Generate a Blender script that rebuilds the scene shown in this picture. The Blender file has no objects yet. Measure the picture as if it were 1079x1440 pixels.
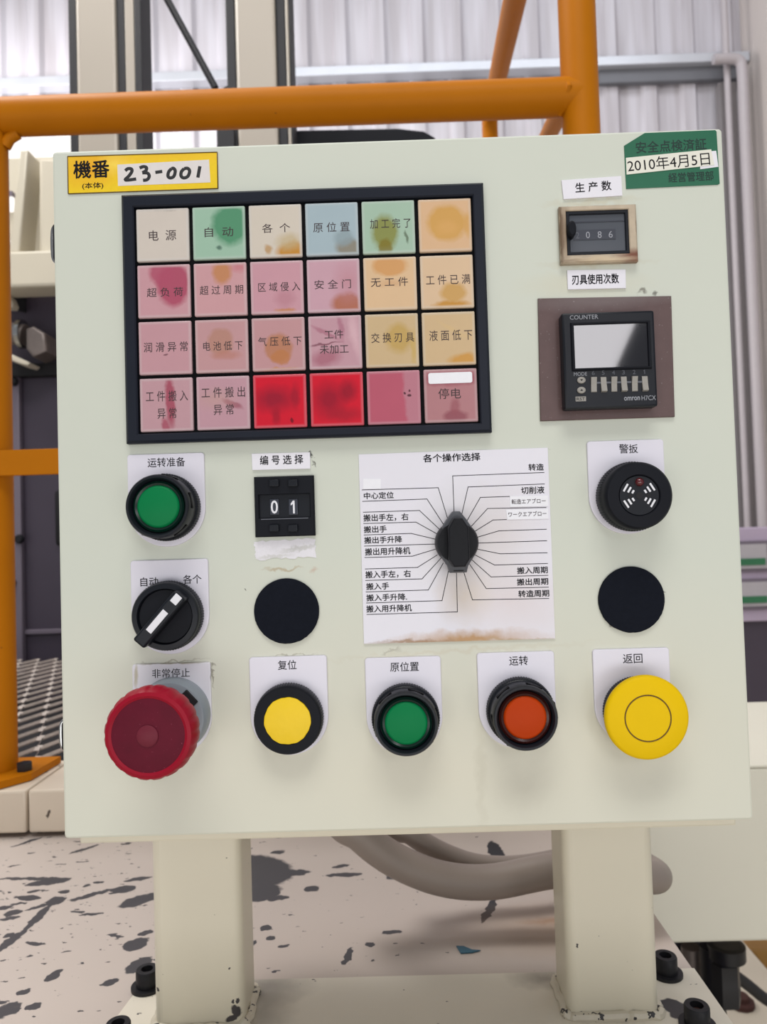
import bpy, bmesh, math, random
from mathutils import Vector, Matrix
random.seed(7)
SC = bpy.context.scene
COL = SC.collection
PI = math.pi
# ------------------------------------------------------------------ camera, world, lights
Z0 = 0.95                                     # height of the control box underside above the workshop floor
PH = 0.3556                                   # height of the control box door
CAM = Vector((-0.0043, -0.3799, 0.1501 + Z0))
RX = Vector((0.9995, 0.0086, -0.0308)); RU = Vector((0.0311, -0.0297, 0.9991)); RF = Vector((-0.0077, 0.9995, 0.0300))
FPX = 1040.0
cam = bpy.data.cameras.new('camera'); camo = bpy.data.objects.new('camera', cam); COL.objects.link(camo)
rot = Matrix((RX, RU, -RF)).transposed()
camo.matrix_world = Matrix.Translation(CAM) @ rot.to_4x4()
cam.sensor_fit = 'VERTICAL'; cam.sensor_height = 36; cam.sensor_width = 27
cam.lens = FPX / 1440 * 36
cam.clip_start = 0.01; cam.clip_end = 100
cam.dof.use_dof = True; cam.dof.focus_distance = 0.385; cam.dof.aperture_fstop = 15
SC.camera = camo
SC.view_settings.view_transform = 'Standard'; SC.view_settings.look = 'None'
SC.view_settings.exposure = 0.0; SC.view_settings.gamma = 1.0; SC.view_settings.use_curve_mapping = False
w = bpy.data.worlds.new('workshop_light'); SC.world = w; w.use_nodes = True
w.node_tree.nodes['Background'].inputs[0].default_value = (0.93, 0.96, 1.0, 1)
w.node_tree.nodes['Background'].inputs[1].default_value = 0.36


def area(name, loc, target, sx, sy, power, col=(1, 1, 1)):
    l = bpy.data.lights.new(name, 'AREA'); l.shape = 'RECTANGLE'; l.size = sx; l.size_y = sy
    l.energy = power; l.color = col
    o = bpy.data.objects.new(name, l); COL.objects.link(o); o.location = loc
    o.rotation_euler = (Vector(target) - Vector(loc)).to_track_quat('-Z', 'Y').to_euler()
    return o


area('ceiling_lamp_light', (0.0, -1.3, 3.6), (0, 0, 1.0), 1.6, 0.8, 37, (1, 0.985, 0.95))
area('front_fill_light', (0.0, -2.6, 0.35), (0, 0, 0.95), 4.4, 0.9, 36, (1, 0.985, 0.97))  # added low fill from behind the camera, evens the door top to bottom
area('ceiling_lamp_light', (-1.2, 0.62, 3.6), (-0.7, 1.3, 1.0), 1.0, 0.8, 48, (1, 0.97, 0.93))
wl = area('window_or_wash_light', (0.50, -1.55, 1.55), (0.117, 0.0, 1.187), 0.20, 0.42, 2.4, (1, 0.97, 1.0))
wl.rotation_euler.rotate_axis('Z', math.radians(-25))
area('window_or_wash_light', (-2.2, 2.1, 2.6), (-1.6, 3.3, 1.9), 1.4, 1.2, 75, (1, 0.95, 0.93))  # added wash that brightens the left part of the back wall
area('window_or_wash_light', (0.6, 1.6, 4.2), (0.5, 3.2, 1.6), 2.5, 0.8, 18, (0.95, 0.96, 1.0))


def at(px, py, y=0.0):
    """photo pixel (1079x1440) -> world point on the plane at depth y"""
    d = RX * ((px - 539.5) / FPX) + RU * ((720 - py) / FPX) + RF
    return CAM + d * ((y - CAM.y) / d.y)


def atz(px, py, z):
    d = RX * ((px - 539.5) / FPX) + RU * ((720 - py) / FPX) + RF
    return CAM + d * ((z - CAM.z) / d.z)


MPP = 0.0003653                               # metres per photo pixel on the door


def mm(px, y=0.0):
    return px * (0.38 + y) / FPX


# ------------------------------------------------------------------ materials
def lin(c):
    def f(v):
        v /= 255.0
        return v / 12.92 if v <= 0.04045 else ((v + 0.055) / 1.055) ** 2.4
    return (f(c[0]), f(c[1]), f(c[2]), 1)


def base_mat(name):
    m = bpy.data.materials.new(name); m.use_nodes = True
    nt = m.node_tree; return m, nt, nt.nodes['Principled BSDF']


def mat(name, c, rough=0.45, metal=0.0, vary=0.06, scale=30, bump=0.0, bscale=200, spec=0.5, coat=0.0, emit=0.0, trans=0.0):
    m, nt, b = base_mat(name)
    L = nt.links
    tc = nt.nodes.new('ShaderNodeTexCoord')
    n = nt.nodes.new('ShaderNodeTexNoise'); n.inputs['Scale'].default_value = scale; n.inputs['Detail'].default_value = 5
    L.new(tc.outputs['Object'], n.inputs['Vector'])
    mx = nt.nodes.new('ShaderNodeMix'); mx.data_type = 'RGBA'
    a = lin(c)
    mx.inputs[6].default_value = tuple(v * (1 - vary) for v in a[:3]) + (1,)
    mx.inputs[7].default_value = tuple(min(1, v * (1 + vary)) for v in a[:3]) + (1,)
    L.new(n.outputs['Fac'], mx.inputs[0]); L.new(mx.outputs[2], b.inputs['Base Color'])
    b.inputs['Roughness'].default_value = rough; b.inputs['Metallic'].default_value = metal
    b.inputs['Specular IOR Level'].default_value = spec; b.inputs['Coat Weight'].default_value = coat
    b.inputs['Transmission Weight'].default_value = trans
    if emit:
        b.inputs['Emission Color'].default_value = a; b.inputs['Emission Strength'].default_value = emit
    if bump:
        n2 = nt.nodes.new('ShaderNodeTexNoise'); n2.inputs['Scale'].default_value = bscale; n2.inputs['Detail'].default_value = 4
        L.new(tc.outputs['Object'], n2.inputs['Vector'])
        bp = nt.nodes.new('ShaderNodeBump'); bp.inputs['Strength'].default_value = bump; bp.inputs['Distance'].default_value = 0.0005
        L.new(n2.outputs['Fac'], bp.inputs['Height']); L.new(bp.outputs['Normal'], b.inputs['Normal'])
    return m


def stained(name, c, blobs, axes='xz', rough=0.3, vary=0.05, scale=60, amp=4.0, nscale=0.16, specks=None, coat=0.0, chips=None, spec=0.5, border=None):
    """paint or plastic with stains of their own shape; blob = (cx, cz, rx, rz, angle, softness, colour, strength) in millimetres"""
    m, nt, b = base_mat(name); L = nt.links
    N = nt.nodes.new
    tc = N('ShaderNodeTexCoord')
    sc = N('ShaderNodeVectorMath'); sc.operation = 'SCALE'; sc.inputs['Scale'].default_value = 1000
    L.new(tc.outputs['Object'], sc.inputs[0])
    no = N('ShaderNodeTexNoise'); no.inputs['Scale'].default_value = nscale; no.inputs['Detail'].default_value = 4
    L.new(sc.outputs[0], no.inputs['Vector'])
    sb = N('ShaderNodeVectorMath'); sb.operation = 'SUBTRACT'; sb.inputs[1].default_value = (0.5, 0.5, 0.5)
    L.new(no.outputs['Color'], sb.inputs[0])
    am = N('ShaderNodeVectorMath'); am.operation = 'SCALE'; am.inputs['Scale'].default_value = amp
    L.new(sb.outputs[0], am.inputs[0])
    ad = N('ShaderNodeVectorMath'); ad.operation = 'ADD'
    L.new(sc.outputs[0], ad.inputs[0]); L.new(am.outputs[0], ad.inputs[1])
    n1 = N('ShaderNodeTexNoise'); n1.inputs['Scale'].default_value = scale; n1.inputs['Detail'].default_value = 5
    L.new(tc.outputs['Object'], n1.inputs['Vector'])
    a = lin(c)
    mx = N('ShaderNodeMix'); mx.data_type = 'RGBA'
    mx.inputs[6].default_value = tuple(v * (1 - vary) for v in a[:3]) + (1,)
    mx.inputs[7].default_value = tuple(min(1, v * (1 + vary)) for v in a[:3]) + (1,)
    L.new(n1.outputs['Fac'], mx.inputs[0])
    out = mx.outputs[2]

    def overlay(fac, col):
        nonlocal out
        k = N('ShaderNodeMix'); k.data_type = 'RGBA'
        L.new(fac, k.inputs[0]); L.new(out, k.inputs[6]); k.inputs[7].default_value = lin(col)
        out = k.outputs[2]

    for (cx, cz, rx, rz, ang, soft, col, stg) in blobs:
        mp = N('ShaderNodeMapping'); mp.vector_type = 'TEXTURE'
        if axes == 'xz':
            mp.inputs['Location'].default_value = (cx, 0, cz); mp.inputs['Rotation'].default_value = (0, -math.radians(ang), 0)
            mp.inputs['Scale'].default_value = (rx, 1e7, rz)
        else:
            mp.inputs['Location'].default_value = (cx, cz, 0); mp.inputs['Rotation'].default_value = (0, 0, math.radians(ang))
            mp.inputs['Scale'].default_value = (rx, rz, 1e7)
        L.new(ad.outputs[0], mp.inputs['Vector'])
        ln = N('ShaderNodeVectorMath'); ln.operation = 'LENGTH'; L.new(mp.outputs[0], ln.inputs[0])
        mr = N('ShaderNodeMapRange'); mr.inputs['From Min'].default_value = 1 + soft / 2; mr.inputs['From Max'].default_value = 1 - soft / 2
        mr.inputs['To Max'].default_value = stg
        L.new(ln.outputs['Value'], mr.inputs['Value'])
        overlay(mr.outputs[0], col)
    for (sscale, thr, col, stretch, dens) in (specks or []):
        mp = N('ShaderNodeMapping'); mp.inputs['Scale'].default_value = stretch
        L.new(tc.outputs['Object'], mp.inputs['Vector'])
        ns = N('ShaderNodeTexNoise'); ns.inputs['Scale'].default_value = sscale; ns.inputs['Detail'].default_value = 3; ns.inputs['Roughness'].default_value = 0.6
        L.new(mp.outputs[0], ns.inputs['Vector'])
        val = ns.outputs['Fac']
        if dens:                                  # denser towards one side of the plate
            sx = N('ShaderNodeSeparateXYZ'); L.new(tc.outputs['Object'], sx.inputs[0])
            md = N('ShaderNodeMapRange'); md.inputs['From Min'].default_value = dens[0]; md.inputs['From Max'].default_value = dens[1]
            md.inputs['To Min'].default_value = dens[2]; md.inputs['To Max'].default_value = dens[3]
            L.new(sx.outputs['X'], md.inputs['Value'])
            sm = N('ShaderNodeMath'); sm.operation = 'ADD'; L.new(val, sm.inputs[0]); L.new(md.outputs[0], sm.inputs[1]); val = sm.outputs[0]
        mr = N('ShaderNodeMapRange'); mr.inputs['From Min'].default_value = thr; mr.inputs['From Max'].default_value = thr + 0.012
        L.new(val, mr.inputs['Value'])
        overlay(mr.outputs[0], col)
    if border:
        hw, hh, bw_, bc, bs = border                # paler clear edge of an acrylic block
        ab = N('ShaderNodeVectorMath'); ab.operation = 'ABSOLUTE'; L.new(sc.outputs[0], ab.inputs[0])
        sx = N('ShaderNodeSeparateXYZ'); L.new(ab.outputs[0], sx.inputs[0])
        m1 = N('ShaderNodeMath'); m1.operation = 'SUBTRACT'; L.new(sx.outputs['X'], m1.inputs[0]); m1.inputs[1].default_value = hw
        m2 = N('ShaderNodeMath'); m2.operation = 'SUBTRACT'; L.new(sx.outputs['Z'], m2.inputs[0]); m2.inputs[1].default_value = hh
        m3 = N('ShaderNodeMath'); m3.operation = 'MAXIMUM'; L.new(m1.outputs[0], m3.inputs[0]); L.new(m2.outputs[0], m3.inputs[1])
        mr = N('ShaderNodeMapRange'); mr.inputs['From Min'].default_value = -bw_ - 0.5; mr.inputs['From Max'].default_value = -bw_ + 0.5
        mr.inputs['To Max'].default_value = bs
        L.new(m3.outputs[0], mr.inputs['Value']); overlay(mr.outputs[0], bc)
    L.new(out, b.inputs['Base Color'])
    b.inputs['Roughness'].default_value = rough; b.inputs['Coat Weight'].default_value = coat
    b.inputs['Specular IOR Level'].default_value = spec
    return m


M = {}
def onpost(px, py, rx, rz, ang):
    p = at(px, py, 0.118); k = 0.478
    return (p.x * 1000, (p.z - Z0 + 0.1752) * 1000, rx * k, rz * k, ang, 0.25, (62, 58, 60), 1.0)


M['post'] = stained('cream post paint', (214, 207, 187), [onpost(332, 1422, 6, 9, 30), onpost(326, 1432, 9, 4, 20), onpost(334, 1408, 2, 4, 10), onpost(328, 1408, 2, 2.5, 0), onpost(221, 1393, 2, 3, 10), onpost(323, 1362, 1.2, 1.4, 0),
    onpost(816, 1424, 4, 1.5, 20), onpost(902, 1427, 5, 1.5, -10), onpost(812, 1330, 1.5, 2.5, 0)], rough=0.35, vary=0.03, scale=8, amp=2.5, nscale=0.5, specks=[(260, 0.755, (60, 55, 55), (1, 1, 1), None)])
M['box'] = mat('cream box paint', (203, 205, 190), 0.4, vary=0.03, scale=12)
M['junction'] = mat('cream junction box paint', (224, 220, 204), 0.45, vary=0.02, scale=8)
M['white'] = mat('white plastic plate', (222, 219, 230), 0.35, vary=0.03, scale=40)
M['paper'] = mat('white label tape', (230, 228, 236), 0.5, vary=0.02, scale=40)
M['tape'] = mat('white correction tape', (236, 236, 242), 0.6, vary=0.04, scale=300)
M['ink'] = mat('black printing ink', (28, 28, 33), 0.7, vary=0.0, spec=0.1)
M['greyink'] = mat('faded printing ink', (58, 44, 48), 0.7, vary=0.1, scale=200)
M['marker'] = mat('black marker ink', (30, 30, 34), 0.6, vary=0.0)
M['black'] = mat('black plastic', (23, 26, 33), 0.36, vary=0.15, scale=60, spec=0.22)
M['blackmatt'] = mat('matt black plastic', (20, 22, 29), 0.55, vary=0.15, scale=60, spec=0.15)
M['frame'] = mat('black anodised frame', (29, 33, 44), 0.4, vary=0.12, scale=50, spec=0.2)
M['lattice'] = mat('black lattice', (7, 7, 10), 0.6, vary=0.1, spec=0.1)
M['foam'] = mat('black foam', (21, 24, 33), 0.9, vary=0.2, scale=400, bump=0.5, bscale=900, spec=0.12)
M['greyplastic'] = mat('grey plastic', (136, 144, 152), 0.35, vary=0.05)
M['lightgrey'] = mat('pale grey plastic', (150, 146, 140), 0.45, vary=0.12, scale=300)
M['silverink'] = mat('pale grey print', (150, 152, 160), 0.5, vary=0.0)
M['dimink'] = mat('dim grey print', (92, 95, 104), 0.6, vary=0.1)
M['whiteink'] = mat('white print', (228, 228, 234), 0.5, vary=0.0)
M['screen'] = mat('dark glossy screen', (16, 16, 24), 0.05, vary=0.1, spec=0.5, coat=0.5)
M['counterglass'] = mat('grey counter window', (80, 84, 92), 0.15, vary=0.06, coat=0.2, spec=0.3)
M['wheelwin'] = mat('dark digit strip', (46, 50, 62), 0.3, vary=0.1)
M['green'] = mat('green button plastic', (0, 118, 66), 0.5, vary=0.04, spec=0.15)
M['greendark'] = mat('dark green lens collar', (3, 34, 26), 0.25, vary=0.1, spec=0.35)
M['orangelens'] = mat('amber button plastic', (178, 56, 0), 0.5, vary=0.05, spec=0.15)
M['orangedark'] = mat('dark amber lens collar', (50, 15, 11), 0.25, vary=0.1, spec=0.35)
M['yellow'] = mat('yellow button plastic', (230, 190, 0), 0.55, vary=0.04, scale=40, spec=0.15)
M['yellowpaint'] = mat('hand painted yellow', (238, 200, 4), 0.5, vary=0.04, scale=90, bump=0.5, bscale=260)
M['groove'] = mat('dark groove line', (100, 74, 14), 0.6, vary=0.1)
M['red'] = mat('red rim plastic', (148, 6, 36), 0.42, vary=0.08, spec=0.22)
M['redface'] = stained('worn red cap face', (92, 8, 34), [], rough=0.55, vary=0.25, scale=110, specks=[(900, 0.69, (140, 62, 82), (1, 1, 1), None)], spec=0.18)
M['redhub'] = mat('dull red hub', (108, 34, 50), 0.5, vary=0.15, scale=200, spec=0.2)
M['led'] = mat('dark red led', (84, 8, 18), 0.15, vary=0.1, coat=0.8)
M['chrome'] = mat('worn chrome', (170, 170, 170), 0.22, metal=1.0, vary=0.1)
M['steelbolt'] = mat('black oxide steel', (34, 34, 38), 0.45, vary=0.3, scale=300, metal=0.2, spec=0.3)
M['rustsocket'] = mat('rusty socket', (62, 30, 24), 0.8, vary=0.4, scale=600)
M['rail'] = stained('orange rail paint', (180, 107, 4), [], rough=0.5, spec=0.12, vary=0.08, scale=18, specks=[(150, 0.735, (120, 70, 20), (1, 1, 1), None)])
M['rubber'] = mat('black rubber seal', (28, 28, 34), 0.6, vary=0.1)
M['column'] = mat('cream column paint', (180, 171, 159), 0.45, vary=0.03, scale=6)
M['dark'] = mat('dark slate paint', (66, 58, 72), 0.5, vary=0.12, scale=9)
M['darkpale'] = mat('grey slate strip', (112, 103, 116), 0.5, vary=0.1, scale=14)
M['slot'] = mat('near black slot', (14, 12, 18), 0.7)
M['castgrey'] = mat('grey cast metal', (120, 110, 106), 0.45, metal=0.4, vary=0.25, scale=40)
M['hood'] = mat('cream hood paint', (206, 198, 180), 0.5, vary=0.03, scale=7)
M['mesh'] = mat('worn galvanised mesh', (178, 166, 158), 0.55, vary=0.3, scale=60)
M['hose'] = mat('grey hose sheath', (142, 130, 122), 0.5, vary=0.08, scale=25)
M['cable'] = mat('black cable sheath', (34, 34, 38), 0.5, vary=0.1)
M['tube'] = mat('black tube', (20, 20, 26), 0.4, vary=0.1)
M['pipegrey'] = mat('grey pipe', (178, 172, 176), 0.4, vary=0.04)
M['purlin'] = mat('galvanised steel', (196, 200, 208), 0.35, metal=0.35, vary=0.1, scale=8)
M['purlinshade'] = mat('shaded galvanised steel', (112, 114, 120), 0.5, metal=0.3, vary=0.1, scale=8)  # darker galvanised steel, the underside's shade put into the colour
M['trimdark'] = mat('grey wall channel', (132, 128, 130), 0.5, vary=0.06)
M['lavender'] = mat('lavender cabinet paint', (178, 164, 186), 0.5, vary=0.04)
M['window'] = mat('pale window sheet', (176, 172, 178), 0.4, vary=0.06)
M['greenlabel'] = mat('green label strip', (44, 110, 74), 0.5, vary=0.1)
M['ochre'] = mat('ochre painted steel', (164, 120, 52), 0.5, vary=0.15)
M['bluechip'] = mat('blue paint flake', (46, 92, 112), 0.5, vary=0.1)
M['brown'] = stained('brown oxide plate', (92, 71, 70), [(0, 30, 30, 4, 2, 1.2, (120, 108, 108), 0.6)], rough=0.5, vary=0.18, scale=120,
                     specks=[(800, 0.70, (150, 140, 140), (1, 1, 1), None)])
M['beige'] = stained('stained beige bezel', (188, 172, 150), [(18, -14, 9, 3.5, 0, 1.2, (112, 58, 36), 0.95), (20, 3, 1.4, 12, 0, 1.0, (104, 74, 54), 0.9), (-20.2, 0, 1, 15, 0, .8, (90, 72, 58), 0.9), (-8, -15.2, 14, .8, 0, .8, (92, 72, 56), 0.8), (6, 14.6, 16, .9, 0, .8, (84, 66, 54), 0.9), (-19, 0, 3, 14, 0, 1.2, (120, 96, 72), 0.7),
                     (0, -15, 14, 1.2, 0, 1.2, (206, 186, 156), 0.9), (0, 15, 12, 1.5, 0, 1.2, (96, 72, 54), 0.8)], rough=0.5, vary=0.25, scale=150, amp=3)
M['safegreen'] = mat('green sticker film', (28, 100, 72), 0.4, vary=0.08, scale=60)
M['darkgreenink'] = mat('dark green print', (16, 44, 40), 0.6, vary=0.0)
M['pinkpaper'] = mat('aged paper strip', (216, 196, 184), 0.6, vary=0.03, scale=60)
M['datepaper'] = stained('date label paper', (228, 226, 214), [(30, 0, 4, 6, 0, 1.2, (212, 176, 160), 0.8)], rough=0.5, vary=0.03)
M['yellowfilm'] = stained('reflective yellow film', (238, 202, 26), [(-26, 4, 13, 8, 10, 1.4, (232, 168, 30), 0.9), (-14, 6, 6, 5, 0, 1.6, (250, 220, 90), 0.8),
                          (8, 8, 40, 2, 0, 1.6, (236, 182, 40), 0.5)], rough=0.4, vary=0.06, scale=400, amp=6)
M['silverfilm'] = mat('silver white film', (222, 216, 214), 0.4, vary=0.04, scale=300)
M['concrete'] = mat('pale workshop floor', (196, 186, 168), 0.6, vary=0.08, scale=5)
M['wallgrey'] = mat('warm grey wall', (205, 197, 193), 0.7, vary=0.03, scale=4)
M['weld'] = stained('painted weld bead', (210, 202, 184), [], rough=0.45, vary=0.1, scale=120, specks=[(140, 0.60, (48, 46, 48), (1, 1, 1), None)])
M['chart'] = stained('white chart sheet', (226, 224, 233), [
    (6, -47.5, 26, 3.4, 0, 1.5, (176, 128, 58), 0.9), (-22, -48.5, 20, 1.2, 0, 1.0, (150, 112, 70), 0.8), (30, -48.5, 14, 1.0, 0, 1.0, (170, 140, 90), 0.7),
    (26, -28, 22, 12, -14, 1.9, (214, 200, 198), 0.6), (4, 2, 17, 20, 0, 1.6, (208, 203, 200), 0.55), (3, -26, 9, 9, 0, 1.8, (214, 198, 178), 0.6),
    (22, 6, 14, 16, 0, 1.9, (213, 204, 203), 0.6)], rough=0.38, vary=0.015, amp=7)
def dmm(px, py):
    p = at(px, py, 0); return (p.x * 1000, (p.z - Z0 - PH / 2) * 1000)


def scuff(px, py, rx, rz, ang, soft, col, stg): return dmm(px, py) + (rx * .365, rz * .365, ang, soft, col, stg)


M['panel'] = stained('pale green cream panel paint', (205, 209, 197), [
    scuff(398, 800, 22, 2, 2, 1.0, (176, 160, 130), .8), scuff(443, 802, 6, 3, 0, 1.2, (190, 160, 140), .6), scuff(439, 641, 2.5, 2, 0, .6, (60, 60, 56), .9), scuff(440, 652, 1.2, 6, 10, .8, (90, 88, 80), .8),
    scuff(299, 950, 1.4, 16, 4, .6, (64, 60, 54), .9), scuff(297, 934, 5, 2, 0, .8, (70, 66, 58), .8), scuff(240, 931, 40, 1.0, 3, 1, (110, 106, 92), .7), scuff(410, 922, 30, 1.0, 3, 1, (120, 116, 100), .7),
    scuff(345, 830, 1.2, 3, 20, .8, (70, 70, 66), .9), scuff(903, 412, 8, 2, 0, .9, (110, 106, 96), .8), scuff(922, 412, 2, 3, 0, .9, (90, 88, 80), .8), scuff(550, 917, 12, 1.5, 2, 1, (140, 138, 124), .7),
    scuff(820, 400, 60, 14, 0, 1.7, (206, 202, 180), .6), scuff(833, 284, 50, 5, 2, 1.4, (196, 190, 166), .6), scuff(842, 370, 56, 4, 0, 1.4, (190, 182, 158), .5), scuff(760, 632, 12, 1.5, 0, 1, (110, 108, 98), .7),
    scuff(640, 916, 130, 3, 2, 1.4, (192, 186, 166), .6), scuff(934, 833, 1.6, 1.6, 0, .6, (50, 50, 50), .9), scuff(863, 881, 3, 1.4, -20, .8, (60, 60, 60), .8),
    (20, -150, 190, 60, 0, 1.9, (216, 211, 193), 0.85), (38, -148, 2.2, 26, 0, 1.4, (200, 196, 178), 0.5), (-55, 50, 5, 2, 0, 1.6, (190, 188, 176), 0.4),  # first blob paints warm bounced light into the lower door colour
    (60, -158, 10, 7, 20, 1.8, (196, 192, 176), 0.5), (125, -158, 12, 6, 0, 1.8, (196, 194, 180), 0.4), (135, 62, 3, 2, 0, 1.0, (160, 160, 148), 0.7)],
    rough=0.5, vary=0.02, scale=10, amp=9, specks=[(420, 0.765, (60, 62, 60), (1, 1, 1), None)])


def m_platform():
    zd = Z0 - 0.1752
    bl = []

    def chip(p, q, wd):                          # a bare patch running from p to q (photo pixels), wd millimetres wide
        u = atz(p[0], p[1], zd) * 1000; v = atz(q[0], q[1], zd) * 1000
        c = (u + v) / 2; d = v - u
        bl.append((c.x, c.y, d.length / 2 + wd * .3, wd / 2 + .6, math.degrees(math.atan2(d.y, d.x)), 0.12, (72, 70, 74), 1.0))
    for (x0, y0, x1, y1, wd) in ((80, 145, 280, 80, 4), (460, 190, 650, 130, 5), (0, 355, 460, 352, 5), (200, 390, 440, 362, 13), (110, 475, 250, 485, 7), (480, 497, 740, 425, 7),
            (760, 432, 870, 420, 13), (830, 370, 990, 342, 7), (830, 525, 1000, 470, 18), (-40, 850, 180, 682, 8), (170, 690, 325, 535, 8), (340, 512, 400, 490, 16), (30, 592, 140, 570, 8),
            (-10, 552, 60, 545, 6), (180, 562, 310, 525, 5), (540, 590, 670, 585, 4), (850, 810, 940, 765, 16), (870, 960, 960, 890, 14), (320, 1020, 392, 962, 8), (690, 1048, 762, 1032, 7),
            (120, 1110, 190, 1095, 6), (-20, 1245, 100, 1200, 15), (170, 1215, 262, 1188, 6), (170, 775, 285, 787, 4), (40, 732, 90, 726, 6), (190, 440, 250, 436, 5), (930, 720, 1000, 705, 6), (70, 530, 170, 512, 4),
            (560, 400, 590, 398, 4), (620, 380, 680, 378, 5), (400, 440, 440, 440, 6)):
        chip((x0 / 4.69, 1160 + y0 / 4.69), (x1 / 4.69, 1160 + y1 / 4.69), wd)
    for (x0, y0, x1, y1, wd) in ((-20, 130, 100, 170, 62), (20, 235, 100, 215, 30), (110, 165, 215, 155, 12), (90, 245, 152, 238, 8), (285, 166, 390, 162, 8), (490, 172, 520, 165, 14), (100, 92, 135, 90, 7), (215, 212, 245, 208, 10),
            (300, 140, 350, 134, 6), (66, 342, 92, 340, 6), (88, 375, 104, 370, 6), (468, 358, 522, 352, 5), (338, 460, 362, 408, 4), (420, 400, 430, 392, 6), (120, 402, 158, 396, 3), (36, 400, 46, 380, 3), (615, 222, 630, 216, 7)):
        chip((340 + x0 / 2.3457, 1160 + y0 / 2.3457), (340 + x1 / 2.3457, 1160 + y1 / 2.3457), wd)
    for (p, q, wd, c) in (((692, 1183), (704, 1216), 15, (50, 50, 56)), ((698, 1262), (678, 1298), 7, (50, 50, 56))):
        u = atz(p[0], p[1], zd) * 1000; v = atz(q[0], q[1], zd) * 1000; m_ = (u + v) / 2; d = v - u
        bl.append((m_.x, m_.y, d.length / 2, wd / 2, math.degrees(math.atan2(d.y, d.x)), 0.1, c, 1.0))
    bl += [(130, 235, 60, 26, 0, 1.8, (180, 148, 116), 0.5), (120, 245, 20, 5, 0, 1.2, (150, 104, 66), 0.5)]
    return stained('chipped cream deck paint', (193, 181, 173), bl, axes='xy', rough=0.55, vary=0.05, scale=10, amp=9, nscale=0.13, spec=0.3,
                   specks=[(60, 0.665, (74, 72, 76), (0.6, 1.2, 1), (-0.25, 0.10, 0.02, -0.06)), (120, 0.69, (78, 74, 76), (0.7, 1.3, 1), (-0.3, 0.2, 0.03, -0.03))])


M['platform'] = m_platform()
M['foot'] = stained('cream foot plate paint', (220, 213, 198), [(-104, 22, 22, 14, 0, 1.7, (116, 110, 104), 0.7), (-100, -6, 14, 30, 0, 1.7, (130, 124, 116), 0.6), (96, 24, 16, 9, 0, 1.6, (120, 112, 104), 0.7), (178, -16, 9, 13, 20, 0.15, (64, 62, 66), 1.0), (-186, -24, 22, 5, 10, 0.2, (72, 70, 72), 1.0), (-176, -34, 14, 4, 20, 0.2, (72, 70, 72), 1.0)],  # soft blobs paint corner shade and soot by the welds; hard ones are chips
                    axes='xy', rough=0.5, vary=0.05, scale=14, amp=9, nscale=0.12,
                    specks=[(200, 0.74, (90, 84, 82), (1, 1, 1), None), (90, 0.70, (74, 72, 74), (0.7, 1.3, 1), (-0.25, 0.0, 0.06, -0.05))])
M['channel'] = stained('worn cream channel paint', (214, 200, 182), [], rough=0.5, vary=0.05, scale=16, specks=[(70, 0.70, (84, 72, 62), (1, 1, 0.7), None)])


def m_wall():
    m, nt, b = base_mat('corrugated sheet paint')
    n = nt.nodes.new('ShaderNodeTexNoise'); n.inputs['Scale'].default_value = 3
    tc = nt.nodes.new('ShaderNodeTexCoord'); mp = nt.nodes.new('ShaderNodeMapping'); mp.inputs['Scale'].default_value = (6, 1, 0.4)
    nt.links.new(tc.outputs['Object'], mp.inputs['Vector']); nt.links.new(mp.outputs[0], n.inputs['Vector'])
    r = nt.nodes.new('ShaderNodeValToRGB'); r.color_ramp.elements[0].color = lin((182, 178, 184)); r.color_ramp.elements[1].color = lin((204, 202, 210))
    r.color_ramp.elements[0].position = 0.35; r.color_ramp.elements[1].position = 0.65
    nt.links.new(n.outputs['Fac'], r.inputs[0]); nt.links.new(r.outputs[0], b.inputs['Base Color'])
    b.inputs['Roughness'].default_value = 0.45
    return m


M['corrugated'] = m_wall()


def m_emit(name, col, s):
    m = bpy.data.materials.new(name); m.use_nodes = True; nt = m.node_tree; nt.nodes.clear()
    e = nt.nodes.new('ShaderNodeEmission'); e.inputs[0].default_value = lin(col); e.inputs[1].default_value = s
    o = nt.nodes.new('ShaderNodeOutputMaterial'); nt.links.new(e.outputs[0], o.inputs[0]); return m


M['daylight'] = m_emit('daylight through sheet', (255, 250, 244), 1.3)

# ------------------------------------------------------------------ builders
ORG = {}


def thing(name, label, cat, loc=(0, 0, 0), group=None, kind=None):
    o = bpy.data.objects.new(name, None); COL.objects.link(o); o.location = loc
    o.empty_display_size = 0.02
    ORG[o] = Vector(loc); tag(o, label, cat, group, kind); return o


def tag(o, label=None, cat=None, group=None, kind=None):
    if label: o['label'] = label
    if cat: o['category'] = cat
    if group: o['group'] = group
    if kind: o['kind'] = kind
    return o


def obj(name, bm, m, parent=None, label=None, local=False, loc=None, smooth=38):
    """one mesh object; world coordinates unless local (then in the parent's own frame)"""
    bmesh.ops.recalc_face_normals(bm, faces=bm.faces[:])
    for e in bm.edges:
        if len(e.link_faces) == 2 and e.calc_face_angle(0) > math.radians(smooth): e.smooth = False
    me = bpy.data.meshes.new(name)
    off = ORG[parent] if parent is not None else (Vector(loc) if loc is not None else Vector((0, 0, 0)))
    if not local: bmesh.ops.translate(bm, verts=bm.verts[:], vec=-off)
    bm.to_mesh(me); bm.free()
    me.materials.append(M[m] if isinstance(m, str) else m)
    o = bpy.data.objects.new(name, me); COL.objects.link(o)
    if parent is not None: o.parent = parent
    elif loc is not None: o.location = loc
    ORG[o] = off
    if label: o['label'] = label
    return o


def place(o, loc):
    """give a part its own origin (so stains sit in the part's own frame)"""
    o.location = loc; return o


def nb(): return bmesh.new()


def merge(bm, t):
    me = bpy.data.meshes.new('tmp'); t.to_mesh(me); t.free(); bm.from_mesh(me); bpy.data.meshes.remove(me)


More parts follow.
